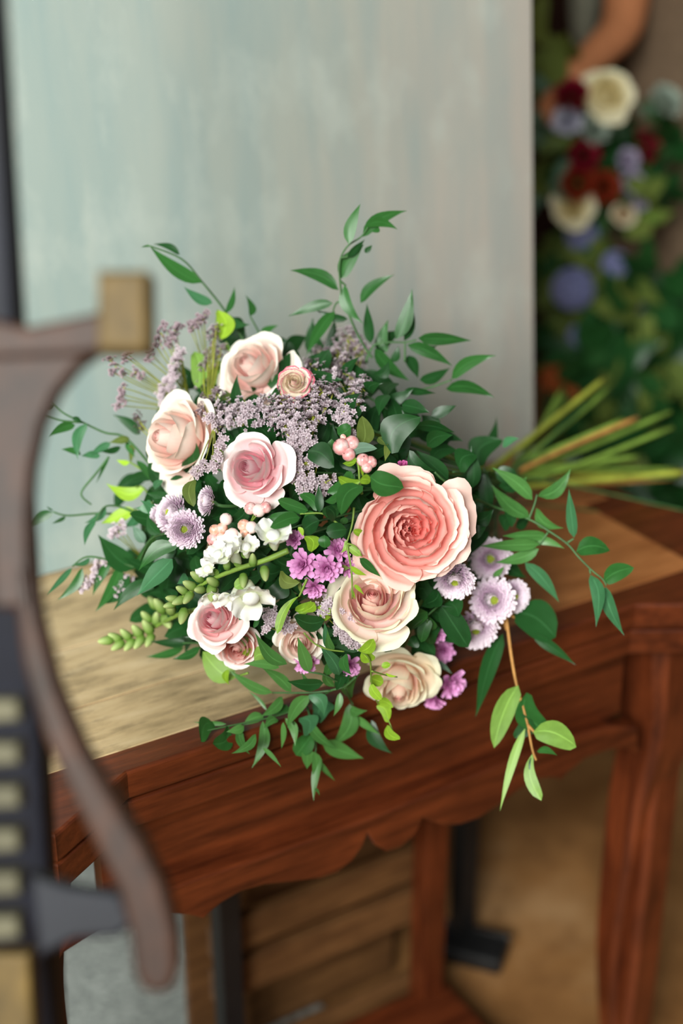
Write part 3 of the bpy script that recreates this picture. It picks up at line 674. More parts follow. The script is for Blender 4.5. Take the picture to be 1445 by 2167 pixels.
def statice(label, base, blobs, off=0.0, dens=1.0, mat=STAT, sz=0.0027):
    """blobs: (x, y, radius px)"""
    rd = random.Random(int(base[0]*7+base[1])); b = on(*base, off-0.03)
    root = thing('statice_sprig', b, label, 'flower', 'statice in the bouquet'); V, Fc, U, paths = [], [], [], []
    for (x, y, rp) in blobs:
        d = dome(x, y, off); R = rp/F*d; c = at(x, y, d); hub = c.lerp(b, 0.35*rd.random()+0.15)
        paths.append(smooth_path([b, hub+Vector((rd.uniform(-1, 1), rd.uniform(-1, 1), rd.uniform(-1, 1)))*R*0.3, c], 4))
        for i in range(max(3, int(dens*(rp**1.55)*0.17))):
            v = Vector((rd.gauss(0, 1), rd.gauss(0, 1), rd.gauss(0, 1))); v.normalize(); v *= R*rd.uniform(0.2, 1.05)
            p = c+v; ax = ((p-hub).normalized()+Vector((rd.uniform(-.4, .4),)*3)+TOCAM*0.4).normalized()
            if i % 3 == 0: paths.append([c-(c-p)*0.1, p-ax*sz])
            for _ in range(2):
                floret_data(p+Vector((rd.uniform(-1, 1), rd.uniform(-1, 1), rd.uniform(-1, 1)))*sz*1.2, ax, sz*rd.uniform(0.7, 1.1), rd, V, Fc, U)
    obj('stem', tubes('stem', paths, 0.0006, 0.0004, 4), STEM['olive'], root)
    obj('floret_haze', mesh('floret_haze', V, Fc, True, U), mat, root, kind='stuff')
statice('lilac grey statice spray beneath the tall ruscus shoot', (740, 850), [(735, 712, 26), (712, 738, 28), (750, 738, 28), (690, 762, 26), (725, 770, 30), (758, 765, 24), (660, 775, 22), (700, 795, 24), (740, 795, 22), (768, 740, 18), (672, 745, 14)], -0.006)
statice('thick lilac statice spray in the middle above the clear pink rose', (640, 960), [(590, 850, 26), (620, 868, 30), (655, 850, 26), (680, 830, 24), (600, 895, 30), (635, 905, 30), (665, 880, 24), (690, 862, 22), (575, 880, 22), (620, 930, 26), (648, 935, 22), (705, 830, 20), (660, 815, 18)], 0.010, 1.15)
statice('statice sprig with loose clusters before dark leaves', (745, 900), [(748, 830, 18), (765, 822, 16), (755, 850, 15), (730, 858, 18), (738, 885, 18), (772, 808, 14), (722, 880, 16), (742, 912, 14)], 0.006)
statice('shaded statice spray hanging down beside the clear pink rose', (660, 1020), [(622, 965, 20), (645, 980, 22), (628, 1000, 20), (650, 1012, 20), (668, 970, 18), (640, 1035, 18), (690, 1020, 18), (672, 1045, 20), (605, 950, 16)], 0.0, 1.0)
statice('statice spray between the three pale roses', (520, 900), [(470, 870, 20), (500, 860, 22), (530, 870, 22), (485, 892, 20), (460, 900, 18), (550, 855, 18), (515, 890, 18), (540, 895, 16)], -0.002)
statice('statice wisps over the pale blush rose with folded rims', (455, 900), [(440, 845, 14), (425, 872, 12), (445, 880, 12), (458, 830, 14), (432, 858, 10), (470, 935, 12), (462, 965, 12), (452, 985, 12), (418, 1000, 13), (430, 985, 10)], 0.024, 1.3)
def spike(label, base, pts, r, mat=STAT): statice(label, base, [(x+random.uniform(-3, 3), y, r) for x, y in pts], 0.0, 1.3, mat, 0.0025)
def along(a, b, n): return [(a[0]+(b[0]-a[0])*i/(n-1), a[1]+(b[1]-a[1])*i/(n-1)) for i in range(n)]
spike('upright lilac statice spike between two pale roses', (440, 880), along((458, 690), (425, 810), 9)+along((470, 735), (455, 770), 3), 11)
spike('lilac statice spike beside the light green leaves', (400, 850), along((385, 745), (340, 835), 9)+along((370, 800), (350, 850), 3), 10)
spike('brownish statice spike against the pale canvas', (400, 830), along((350, 690), (312, 760), 6), 8, STATD)
spike('short lilac statice spike behind the brownish one', (400, 840), along((372, 690), (362, 730), 5), 10, STATD)
spike('soft statice spike under the drooping ruscus leaf at the top', (440, 800), along((432, 668), (400, 695), 5), 10, STATD)
spike('thin statice branch reaching out to the wooden block of the easel', (400, 860), [(232, 762), (245, 775), (262, 755), (270, 748), (255, 790), (285, 788), (300, 795), (240, 790)], 9, STATD)
spike('small statice tuft below the thin reaching branch', (390, 870), along((260, 822), (252, 858), 4), 9, STATD)
spike('statice tuft near the ruscus leaf by the pale blush rose', (360, 960), along((290, 882), (296, 905), 3), 9, STATD)
spike('lilac statice tail lying low among dark green leaves', (300, 1180), along((215, 1190), (178, 1245), 5)+along((265, 1228), (255, 1252), 3)+along((240, 1130), (255, 1110), 3), 11)
statice('purple statice clump under the open cream rose', (745, 1360), [(735, 1318, 22), (752, 1340, 24), (735, 1355, 20), (765, 1355, 18), (720, 1335, 16), (792, 1345, 10), (690, 1278, 16), (705, 1290, 16), (682, 1292, 14), (718, 1300, 14)], 0.002, 1.3)
statice('small purple statice clump behind the lime green blade', (600, 1340), [(572, 1305, 16), (588, 1318, 16), (600, 1308, 14), (565, 1325, 12), (610, 1325, 12)], 0.0, 1.3)

# ------------------------------------------------------------------ greenery, leaf by leaf
RU = 'ruscus_sprig'
sprig(RU, 'tall curving ruscus shoot rising highest over the bouquet', 'greenery', [[(600, 975), (560, 920), (500, 810), (450, 690), (415, 600), (402, 500), (398, 420), (412, 350), (455, 285), (530, 235), (575, 175)], [(415, 628), (380, 642), (360, 690)], [(410, 362), (452, 356)], [(404, 505), (440, 535)]],
    [(455, 278, 528, 32, 88, None, None, 0.015), (565, 165, 755, 190, 70), (540, 235, 815, 75, 92), (450, 360, 555, 250, 52, 'dark'), (410, 490, 550, 280, 112), (600, 205, 635, 165, 40), (555, 332, 600, 285, 40, 'dark'), (395, 560, 95, 440, 92), (360, 640, 85, 722, 78), (372, 690, 195, 960, 90), (450, 738, 255, 682, 58, 'dark', None, 0.0), (430, 530, 545, 765, 88), (528, 640, 738, 465, 78, None, None, 0.0), (590, 885, 568, 640, 78, 'dark', None, 0.0)], k2, 0.006, 'mid')
sprig(RU, 'ruscus sprig reaching out before the warm grey side of the canvas', 'greenery', [[(560, 1000), (610, 900), (700, 880), (800, 880), (870, 865)], [(860, 1180), (975, 1150), (1085, 1110)], [(800, 1000), (800, 880)], [(640, 900), (662, 860)]],
    [(745, 860, 845, 550, 104), (795, 872, 832, 600, 66, 'dark', None, 0.0), (690, 940, 700, 740, 82, 'mid', None, -0.01), (880, 855, 1210, 870, 92), (815, 895, 1090, 1025, 90), (615, 920, 830, 1115, 96), (870, 880, 1000, 900, 66, 'dark', None, -0.005), (820, 960, 880, 1100, 84, 'deep', None, -0.005), (890, 1110, 1075, 1035, 84, 'dark'), (1085, 1105, 1360, 960, 92), (1050, 1165, 1350, 1220, 88), (800, 1170, 990, 1190, 55, 'dark'), (780, 1260, 950, 1310, 105, 'dark'), (960, 1330, 1115, 1265, 84, 'dark'), (860, 1390, 1105, 1430, 84, 'dark'), (720, 1000, 760, 900, 60, 'dark', None, -0.005), (900, 1400, 780, 1290, 100, 'deep'), (700, 1200, 640, 1330, 90, 'deep'), (760, 1130, 690, 1230, 100, 'deep'), (590, 1190, 665, 1130, 92, 'deep'), (610, 1080, 700, 990, 80, 'deep'), (210, 1080, 420, 1110, 92, 'dark'), (480, 1290, 540, 1190, 90, 'deep')], k2, 0.004, 'mid')
sprig(RU, 'soft focus ruscus branch leaning to the top of the canvas by the easel', 'greenery', [[(700, 900), (560, 680), (425, 510), (300, 370), (90, 285)], [(800, 860), (780, 830), (720, 720)]],
    [(425, 515, 105, 290, 98), (290, 345, 125, 280, 48, 'dark'), (105, 295, 50, 300, 14), (490, 640, 315, 540, 72, 'blue'), (575, 700, 625, 540, 48), (575, 710, 720, 770, 74, 'dark'), (590, 740, 690, 860, 74, 'dark'), (720, 720, 690, 590, 52), (790, 860, 895, 775, 55)], k1, -0.025, 'mid')
sprig('broadleaf_sprig', 'light green broad leaves standing among the statice spikes', 'greenery', [[(520, 1050), (500, 900), (520, 680)], [(480, 1150), (410, 1050), (380, 940)]],
    [(520, 680, 530, 870, 105, 'lime', 'oval'), (380, 935, 405, 1160, 105, 'light', 'oval'), (440, 1110, 560, 1000, 120, 'light', 'oval'), (560, 1180, 640, 1230, 90, 'olive', 'oval'), (830, 1230, 900, 1160, 90, 'dark', 'oval'), (570, 870, 620, 940, 40, 'light'), (640, 1200, 720, 1250, 60, 'lime')], k1, -0.012, 'light', 'green')
sprig(RU, 'ruscus branch pointing to the easel mast with tangled leaves', 'greenery', [[(900, 640), (700, 410), (550, 370), (400, 300), (260, 230), (135, 110)], [(400, 300), (260, 290), (110, 240)], [(580, 535), (490, 650), (400, 760), (400, 810), (460, 860)]],
    [(350, 320, 165, 400, 78), (430, 310, 370, 555, 88, 'blue'), (390, 520, 255, 485, 52), (520, 530, 390, 530, 62, 'blue'), (590, 440, 450, 520, 64, 'blue'), (660, 470, 525, 500, 52, 'dark'), (790, 385, 605, 250, 84, 'dark'), (720, 410, 580, 440, 62, 'olive'), (580, 540, 490, 720, 24), (200, 185, 95, 195, 40, 'deep'), (330, 270, 400, 305, 40, 'dark'), (740, 440, 725, 590, 46, 'olive'), (770, 560, 880, 720, 60), (700, 430, 760, 540, 46)], k3, -0.012, 'mid')
sprig('broadleaf_sprig', 'yellow green leaves catching light below the pale blush rose', 'greenery', [[(900, 900), (820, 750), (760, 740)], [(900, 960), (750, 890)], [(800, 620), (720, 570)]],
    [(820, 755, 560, 715, 112, 'lime', 'lance'), (750, 890, 525, 990, 104, 'lime', 'lance'), (720, 575, 630, 555, 44, 'lime'), (1165, 690, 1155, 875, 84, 'olive', 'oval', 0.01), (870, 760, 810, 840, 80, 'dark'), (940, 690, 890, 760, 60, 'blue')], k3, -0.004, 'lime', 'green')
sprig(RU, 'detached looking ruscus tip crossing behind the easel mast', 'greenery', [[(700, 930), (500, 920), (300, 935), (200, 910)]], [(200, 912, 15, 1030, 84, 'dark'), (285, 940, 190, 990, 30, 'dark'), (200, 900, 155, 870, 14)], k3, -0.02, 'dark')
sprig(RU, 'large dark ruscus leaves drooping to the worn table top', 'greenery', [[(1000, 1050), (860, 1100), (770, 1290)], [(770, 1290), (590, 1240), (430, 1215), (330, 1280)], [(900, 1050), (720, 900), (560, 870), (490, 970)]],
    [(560, 870, 410, 985, 60, 'blue'), (490, 970, 415, 1140, 58, 'blue'), (765, 1290, 505, 1065, 180, 'dark'), (770, 1290, 890, 1040, 114, 'mid'), (1010, 1230, 770, 1480, 160, 'blue'), (1050, 1140, 780, 1310, 130, 'mid'), (660, 1270, 485, 1590, 104, 'mid'), (590, 1250, 470, 1480, 76, 'mid'), (720, 1340, 520, 1540, 90, 'dark'), (900, 1400, 610, 1580, 112, 'dark'), (330, 1290, 150, 1480, 48, 'blue'), (400, 1290, 225, 1510, 78, 'mid'), (450, 1225, 330, 1270, 42, 'blue'), (880, 1010, 790, 830, 104, 'blue'), (700, 1010, 760, 880, 80, 'blue'), (820, 1120, 740, 1000, 84, 'grey'), (930, 1060, 840, 930, 84, 'dark'), (860, 830, 760, 880, 90, 'blue')], k3, 0.004, 'mid')
sprig(RU, 'ruscus leaves lying on the table under the budded snapdragon tip', 'greenery', [[(1250, 1800), (1110, 1800), (860, 1790)]], [(1110, 1805, 860, 1790, 72, 'dark'), (1090, 1830, 830, 1895, 66, 'mid'), (1200, 1830, 1010, 1910, 70, 'mid'), (950, 1430, 1000, 1560, 90, 'dark'), (1100, 1330, 1040, 1400, 70, 'blue')], k3, 0.0, 'mid')
sprig(RU, 'trailing ruscus vine arching over the bare right hand table end'.replace(' right hand', ''), 'greenery', [[(100, 560), (170, 620), (320, 700), (430, 750), (610, 815), (720, 880), (820, 950), (880, 1020), (950, 1090), (1010, 1140), (1030, 1175)], [(610, 815), (640, 740), (655, 680)], [(715, 885), (665, 960)], [(820, 942), (855, 920)], [(940, 1085), (945, 1112)]],
    [(630, 710, 410, 535, 88), (615, 805, 408, 628, 94), (520, 860, 425, 690, 70, 'dark'), (660, 690, 838, 540, 88), (650, 755, 800, 862, 78), (855, 915, 828, 650, 68, 'blue'), (710, 905, 465, 905, 68), (670, 950, 345, 960, 78), (665, 975, 425, 1050, 78), (590, 1050, 775, 1265, 84, 'blue'), (868, 990, 1050, 985, 100, 'mid', 'broad'), (1015, 1155, 1180, 1078, 92, 'mid', 'broad'), (943, 1115, 975, 1400, 88, 'blue'), (1025, 1180, 1128, 1445, 84, 'blue'), (620, 940, 805, 975, 54), (570, 640, 602, 585, 30), (418, 1125, 480, 1070, 36), (540, 860, 620, 800, 70, 'dark', None, 0.0)], k5, 0.026, 'fresh')
sprig(RU, 'upright dark ruscus leaves between the coral garden rose and the bound stems', 'greenery', [[(100, 560), (260, 680), (400, 740)], [(400, 560), (300, 560), (200, 560)]],
    [(300, 650, 300, 415, 88, 'dark'), (390, 760, 370, 530, 92, 'dark'), (175, 600, 0, 440, 104, 'dark'), (340, 530, 470, 385, 130, 'dark', 'broad'), (470, 425, 560, 378, 54, 'blue'), (240, 560, 330, 470, 110, 'deep', 'broad'), (430, 560, 560, 600, 90, 'deep', 'broad'), (250, 750, 340, 690, 90, 'deep'), (300, 820, 420, 760, 100, 'deep'), (280, 900, 380, 860, 100, 'deep'), (450, 640, 540, 560, 90, 'deep'), (480, 880, 560, 800, 90, 'deep'), (520, 1020, 600, 1130, 90, 'deep'), (60, 420, 200, 360, 100, 'deep'), (120, 330, 30, 250, 110, 'deep'), (200, 380, 120, 300, 100, 'deep')], k5, -0.004, 'dark')
sprig('laurel_leaf_sprig', 'big dark oval leaves under the chrysanthemum cluster', 'greenery', [[(380, 480), (435, 560), (455, 620)], [(420, 500), (520, 560)]],
    [(500, 520, 730, 660, 200, 'dark', 'oval'), (600, 640, 845, 815, 74, 'dark', 'lance'), (435, 640, 280, 1110, 112, 'dark', 'lance'), (75, 400, 0, 470, 90, 'dark', 'broad'), (90, 480, 240, 715, 130, 'deep', 'oval'), (20, 800, 150, 865, 44, 'grey'), (40, 620, 10, 530, 60, 'mid'), (180, 500, 60, 420, 120, 'deep', 'broad')], k7, 0.002, 'dark', 'brown', 0.0014)
sprig('broadleaf_sprig', 'leafy twig hanging down in front of the scalloped apron', 'greenery', [[(430, 480), (455, 560), (480, 750), (510, 920), (555, 1080), (575, 1160), (600, 1290), (622, 1350)], [(572, 1150), (620, 1200)]],
    [(520, 930, 385, 1280, 112, 'light', 'broad'), (568, 970, 695, 1185, 132, 'mid', 'oval'), (550, 1090, 500, 1225, 94, 'dark', 'oval'), (605, 1190, 846, 1275, 134, 'light', 'oval'), (560, 1170, 418, 1635, 58, 'light', 'lance'), (610, 1300, 650, 1575, 92, 'light', 'ob'), (625, 1300, 740, 1322, 48, 'mid'), (600, 1330, 580, 1410, 30, 'dark')], k7, 0.010, 'light', 'brown', 0.0016)
sprig(RU, 'dense ruscus spray tumbling over the front table edge', 'greenery', [[(850, 440), (790, 490), (720, 510), (640, 560), (530, 610), (400, 650), (200, 690), (60, 720)], [(600, 590), (620, 660), (645, 780), (640, 850), (635, 900)], [(790, 490), (820, 555), (835, 580)], [(720, 510), (600, 520), (425, 520)], [(780, 480), (690, 430), (610, 415)], [(515, 610), (520, 660), (570, 720)]],
    [(500, 375, 335, 212, 78), (460, 392, 275, 375, 54), (520, 515, 370, 392, 68), (425, 520, 205, 405, 58), (612, 415, 553, 235, 78), (765, 430, 660, 270, 84, 'blue'), (625, 515, 570, 410, 34), (685, 470, 500, 460, 74, 'dark'), (740, 490, 700, 370, 54), (820, 550, 870, 425, 84), (475, 540, 365, 640, 64), (515, 600, 380, 640, 58, 'mid'), (395, 610, 300, 510, 22), (610, 535, 500, 700, 84), (610, 530, 685, 640, 84, 'blue'), (740, 585, 650, 670, 100, 'blue', 'oval'), (770, 520, 735, 640, 44), (820, 575, 720, 790, 104), (820, 590, 910, 610, 58), (840, 640, 975, 735, 46), (610, 660, 755, 810, 62), (620, 735, 545, 840, 92, 'mid', 'oval'), (680, 780, 890, 855, 98), (490, 650, 540, 795, 54), (480, 670, 470, 805, 34), (375, 665, 318, 905, 68), (340, 730, 215, 830, 54), (260, 690, 310, 835, 52), (375, 800, 470, 900, 27), (455, 660, 380, 710, 54), (380, 640, 270, 690, 64), (130, 680, 60, 770, 84, 'mid', 'oval'), (200, 690, 120, 780, 84, 'mid', 'oval'), (190, 680, 20, 670, 27), (280, 690, 190, 720, 54), (638, 820, 630, 990, 62), (640, 850, 745, 970, 34), (670, 850, 635, 1075, 48), (640, 1010, 665, 1045, 16), (610, 800, 600, 910, 74), (930, 660, 1035, 830, 84, 'dark'), (560, 650, 600, 740, 90, 'blue', 'oval'), (760, 470, 820, 400, 60, 'dark'), (700, 430, 780, 330, 60, 'mid'), (800, 320, 830, 430, 60, 'mid'), (740, 300, 704, 200, 50), (700, 290, 690, 160, 40, 'blue')], k6, 0.020, 'fresh')
sprig('vine_tendril', 'thin tendril with small round lime leaves crossing the nodding cream rose', 'greenery', [[(860, 300), (920, 350), (930, 470), (960, 570), (1010, 650), (1040, 720)], [(930, 410), (1000, 430), (1060, 440)], [(585, 215), (640, 270), (710, 300), (790, 310)]],
    [(870, 310, 940, 245, 62, 'lime', 'oval'), (945, 350, 880, 305, 60, 'lime', 'oval'), (980, 385, 1026, 375, 32, 'lime', 'oval'), (990, 470, 922, 445, 58, 'lime', 'oval'), (925, 475, 980, 555, 46, 'lime', 'oval'), (965, 570, 1040, 595, 38, 'lime', 'oval'), (955, 585, 1012, 672, 54, 'lime', 'oval'), (1010, 685, 1075, 757, 48, 'lime', 'oval'), (1000, 420, 1060, 435, 16, 'lime')], k6, 0.062, 'lime', 'green', 0.0008)
sprig('broadleaf_sprig', 'curled light green leaf lying on the table below the pink hearted rose', 'greenery', [[(300, 420), (230, 440), (210, 430)]],
    [(235, 445, 70, 310, 115, 'light', 'broad'), (95, 290, -5, 195, 62, 'olive', 'lance'), (200, 400, 205, 480, 40, 'lime'), (255, 150, 275, 95, 40, 'mid'), (245, 310, 300, 235, 60, 'olive', 'oval'), (270, 320, 350, 300, 44, 'lime'), (330, 350, 400, 330, 80, 'light', 'oval')], k6, 0.008, 'light', 'green')
sprig('broadleaf_sprig', 'single lime green blade beside the statice clump', 'greenery', [[(600, -60), (575, 0), (560, 30)]], [(560, 28, 448, 220, 58, 'lime', 'ob'), (690, 150, 535, 130, 84, 'dark', 'oval'), (640, 60, 570, 110, 60, 'lime'), (720, 120, 640, 90, 50, 'lime'), (330, 190, 350, 110, 30, 'mid')], k6, 0.010, 'lime', 'green')
sprig('laurel_leaf_sprig', 'glossy pale veined leaves over the petals of the coral garden rose', 'greenery', [[(1000, 480), (985, 400), (970, 280), (900, 200)], [(985, 400), (1050, 380)]],
    [(1000, 180, 1000, 0, 104, 'olive', 'broad'), (920, 240, 1092, 200, 64, 'grey', 'broad'), (1050, 370, 1255, 440, 150, 'mid', 'broad', 0.045), (1005, 430, 870, 607, 112, 'mid', 'broad', 0.04), (990, 400, 853, 375, 64, 'lime', 'oval', 0.044), (985, 400, 1052, 398, 58, 'lime', 'oval', 0.044), (935, 340, 785, 470, 125, 'mid', 'broad', 0.034), (860, 480, 765, 522, 62, 'mid', None, 0.03), (980, 270, 1005, 380, 40, 'lime'), (970, 270, 880, 290, 50, 'lime'), (1180, 230, 1360, 8, 175, 'dark', 'broad'), (670, 215, 830, 315, 140, 'dark', 'broad'), (815, 140, 830, 300, 60, 'mid'), (930, 60, 850, 110, 90, 'mid', 'oval'), (1165, 150, 1140, 280, 60, 'olive'), (1290, 210, 1445, 335, 104, 'dark'), (1100, 130, 1160, 180, 60, 'olive')], k4, 0.022, 'mid', 'green')
sprig('round_leaf_sprig', 'small round glossy leaves in the middle of the bouquet', 'greenery', [[(900, 700), (800, 620), (740, 595), (620, 600)], [(905, 780), (935, 950), (940, 1120)], [(950, 560), (940, 660), (905, 780)], [(905, 780), (960, 800), (1000, 860)]],
    [(670, 580, 485, 515, 74, 'mid', 'oval'), (722, 582, 618, 480, 62, 'mid', 'oval'), (600, 600, 432, 622, 78, 'mid', 'oval'), (620, 622, 438, 682, 78, 'mid', 'oval'), (740, 590, 735, 420, 64, 'dark'), (640, 700, 740, 640, 110, 'dark', 'oval'), (780, 710, 905, 695, 94, 'dark', 'oval'), (650, 735, 690, 832, 84, 'lime', 'oval'), (770, 730, 775, 808, 70, 'mid', 'oval'), (945, 700, 1012, 725, 44, 'lime', 'oval'), (985, 870, 1115, 985, 62, 'mid'), (920, 800, 992, 855, 46, 'lime', 'oval'), (950, 1035, 1012, 1095, 28, 'lime'), (935, 1060, 960, 1125, 20, 'lime'), (760, 600, 860, 560, 80, 'dark', 'oval'), (830, 640, 780, 560, 90, 'dark', 'oval'), (900, 620, 880, 660, 44, 'mid', 'oval'), (720, 600, 640, 635, 40, 'mid'), (930, 920, 1030, 975, 40, 'lime'), (610, 680, 640, 740, 34, 'lime'), (900, 760, 870, 840, 40, 'lime')], k4, 0.020, 'mid', 'green', 0.0009)
sprig('laurel_leaf_sprig', 'dark pointed leaves between open cream rose and chrysanthemums', 'greenery', [[(1500, 1130), (1400, 1220), (1300, 1300)], [(1400, 1240), (1390, 1330)]],
    [(1400, 1200, 1250, 1320, 110, 'mid', 'broad'), (1420, 1250, 1362, 1385, 76, 'mid', 'oval'), (1450, 1100, 1355, 1165, 84, 'dark'), (1330, 1350, 1270, 1400, 90, 'dark'), (1470, 1290, 1420, 1400, 90, 'dark', 'oval'), (1500, 1150, 1590, 1230, 110, 'dark', 'broad'), (1560, 1250, 1500, 1380, 110, 'deep', 'oval'), (1180, 1340, 1240, 1400, 80, 'dark'), (290, 560, 205, 650, 80, 'dark', 'oval'), (340, 625, 450, 590, 60, 'mid'), (500, 950, 620, 1020, 80, 'olive', 'broad'), (620, 1010, 628, 1090, 24, 'olive'), (590, 1190, 690, 1130, 80, 'lime'), (840, 950, 930, 930, 60, 'olive'), (740, 1210, 810, 1230, 60, 'lime'), (540, 360, 590, 430, 60, 'light'), (120, 190, 90, 290, 80, 'olive', 'oval')], k4, 0.000, 'dark', 'dark')

# filler greenery deep inside the bouquet
rf = random.Random(77)
NEAR = [(868, 1120, 'coral garden rose'), (788, 1270, 'open cream rose'), (538, 782, 'palest blush rose at the bouquet top'), (376, 932, 'pale blush rose with folded rims'), (536, 992, 'clear pink rose'), (458, 1312, 'pink hearted rose'), (636, 1358, 'half hidden blush rose'), (750, 945, 'pink snowberries'), (660, 1200, 'orchid pink flower cluster'), (390, 1110, 'chrysanthemum with the lime disc'), (500, 1180, 'white snapdragon'), (1030, 1250, 'chrysanthemum cluster'), (640, 880, 'thick statice spray'), (900, 1000, 'glossy leaves above the coral rose')]
for s in range(40):
    cx, cy = rf.uniform(330, 980), rf.uniform(800, 1420); lv = []
    for i in range(15):
        x = cx+rf.uniform(-110, 110); y = cy+rf.uniform(-110, 110); a = rf.uniform(0, 6.3); ln = rf.uniform(50, 95)
        if ((x-660)/390)**2+((y-1110)/410)**2 > 0.95 or y > 1370: continue
        lv.append((x, y, x+ln*math.cos(a), y+ln*math.sin(a), rf.uniform(26, 44), rf.choice(('deep', 'dark', 'deep')), rf.choice(('lance', 'oval'))))
    nb = min(NEAR, key=lambda q: (q[0]-cx)**2+(q[1]-cy)**2)[2]
    if lv: sprig('filler_leaf_sprig', 'deep green filler leaves in shade behind the '+nb, 'greenery', [[(cx, cy), (cx*0.6+1050*0.4, cy*0.6+1010*0.4), (1040, 1010)]], lv, Crop(0, 0, 1.0), rf.choice((-0.06, -0.048, -0.036)), 'deep', group='shaded filler leaves', spread=0.02)
# bare cut stems that belong to the greenery
for i, (mt, r) in enumerate([('brown', 0.0032), ('olive', 0.004), ('brown', 0.0028), ('green', 0.0034), ('olive', 0.003), ('brown', 0.0034), ('olive', 0.004), ('green', 0.003)]):
    e = stem_end((i*5+2) % len(ENDS)) + Vector((rs.uniform(-0.02, 0.02), rs.uniform(-0.01, 0.01), rs.uniform(-0.012, 0.02)))
    tie = TIE + Vector((rs.uniform(-1, 1), rs.uniform(-1, 1), rs.uniform(-0.4, 1)))*0.022
    le = TABLE_I @ e
    if le.z < 0.006: e = TABLE_M @ Vector((le.x, le.y, 0.006))
    back = tie + (tie-e).normalized()*0.10
    P = [back, tie, tie.lerp(e, 0.5)+Vector((0, 0, rs.uniform(-0.004, 0.008))), e]
    root = thing('cut_stem', e, 'bare %s cut stem in the fanned bundle at the table end' % ('tan brown' if mt == 'brown' else mt), 'stem', 'bare cut stems of the bouquet')
    obj('stalk', tube('stalk', smooth_path(P, 5), r, r*0.95, 7), STEM[mt], root)
    obj('cut_face', tube('cut_face', [e, e+(e-P[2]).normalized()*0.0012], r*0.85, r*0.8, 7), plain('cut_face_pale', srgb(198, 176, 112), 0.7), root)
# ------------------------------------------------------------------ slatted rack under the table
BLACK = plain('blackened_metal', srgb(22, 22, 23), 0.5, 0.2, 30, spec=0.4)
SLAT = wood('rack_slat_wood', srgb(74, 46, 24), srgb(132, 92, 54), (3, 26, 26), 0.5)
RY = 0.25
def rack_x(px, py, ly): return front_xz(px, py, ly)[0]
x_r = rack_x(906, 1950, RY); x_l = rack_x(480, 2000, RY)
rack = thing('slatted_rack', None, 'low slatted wooden rack with one black post under the table', 'rack', M=TABLE_M @ Matrix.Translation(((x_l+x_r)/2, RY, -TZ)))
def rpart(name, me, m): return obj(name, me, m, rack, TABLE_M)
rpart('post', boxm('post', x_r-0.017, x_r+0.017, RY-0.017, RY+0.017, -TZ+0.0005, -0.165, 0.002), MAT['red_wood_v'])
rpart('post', boxm('post', x_l-0.014, x_l+0.014, RY-0.014, RY+0.014, -TZ+0.011, -0.165, 0.002), BLACK)
for (pt, pb) in ((1795, 1858), (1880, 1945), (2062, 2125)):
    z1 = front_xz(880, pt, RY+0.02)[1]; z0 = front_xz(880, pb, RY+0.02)[1]
    rpart('slat', boxm('slat', x_l-0.01, x_r+0.01, RY+0.018, RY+0.034, z0, z1, 0.002), SLAT)
rpart('back_panel', boxm('back_panel', x_l-0.01, x_r+0.01, RY+0.10, RY+0.112, -TZ+0.012, -0.20), SLAT)
rpart('base_board', boxm('base_board', x_l-0.02, x_r+0.03, RY-0.16, RY+0.005, -TZ+0.040, -TZ+0.065, 0.003), MAT['red_wood'])

# black stand behind the rack
def wpos(px, py, z):
    d = ray(px, py); return CAM + d*((z-CAM.z)/d.z)
fp = wpos(1000, 2000, 0.02)
st = thing('metal_stand', (fp.x, fp.y, 0), 'black metal stand with a bright foot plate under the table', 'stand')
obj('post', boxm('post', -0.014, 0.014, -0.014, 0.014, 0.028, 0.56, 0.003), BLACK, st, Matrix.Translation((fp.x-0.015, fp.y+0.02, 0)) @ Matrix.Rotation(TANG, 4, 'Z'))
obj('foot_plate', boxm('foot_plate', -0.05, 0.05, -0.03, 0.035, 0.0005, 0.028, 0.006), BLACK, st, Matrix.Translation((fp.x, fp.y, 0)) @ Matrix.Rotation(TANG-0.9, 4, 'Z'))
CHROME = plain('polished_steel', srgb(200, 204, 204), 0.18, 0.05, 30, 1.0)
obj('rim_band', boxm('rim_band', -0.051, 0.051, 0.024, 0.036, 0.020, 0.030, 0.003), CHROME, st, Matrix.Translation((fp.x, fp.y, 0)) @ Matrix.Rotation(TANG-0.9, 4, 'Z'))

# ------------------------------------------------------------------ studio easel close to the camera
EASEL_D = 0.77
NAVY = plain('easel_black_blue', srgb(16, 18, 28), 0.55, 0.3, 12, spec=0.3)
EBROWN = wood('easel_dark_wood', srgb(30, 18, 12), srgb(74, 42, 24), (20, 20, 3), 0.55, spec=0.3)
EOLIVE = wood('easel_olive_wood', srgb(74, 58, 24), srgb(116, 92, 44), (20, 20, 3), 0.6, spec=0.3)
m0 = at(-78, 0, 0.72); m1 = at(66, 2167, 0.90)
dirm = (m1-m0).normalized(); foot = m0 + dirm*((0.0-m0.z)/dirm.z); head = m0 - dirm*0.35
easel = thing('studio_easel', (foot.x, foot.y, 0), 'dark wooden studio easel with curved bracket, tan block and ratchet teeth', 'easel')
def bar(name, a, b, wd, dp, m, par=easel):
    y = (b-a).normalized(); x = y.cross(TOCAM).normalized(); z = x.cross(y)
    M = Matrix(((x.x, y.x, z.x, a.x), (x.y, y.y, z.y, a.y), (x.z, y.z, z.z, a.z), (0, 0, 0, 1)))
    return obj(name, boxm(name, -wd/2, wd/2, 0, (b-a).length, -dp/2, dp/2, min(wd, dp)*0.12), m, par, M)
bar('mast', Vector((foot.x, foot.y, 0.002)), head, 0.040, 0.030, NAVY)
obj('base_block', boxm('base_block', -0.16, 0.16, -0.06, 0.06, 0.001, 0.05, 0.008), EBROWN, easel, Matrix.Translation((foot.x, foot.y, 0)))
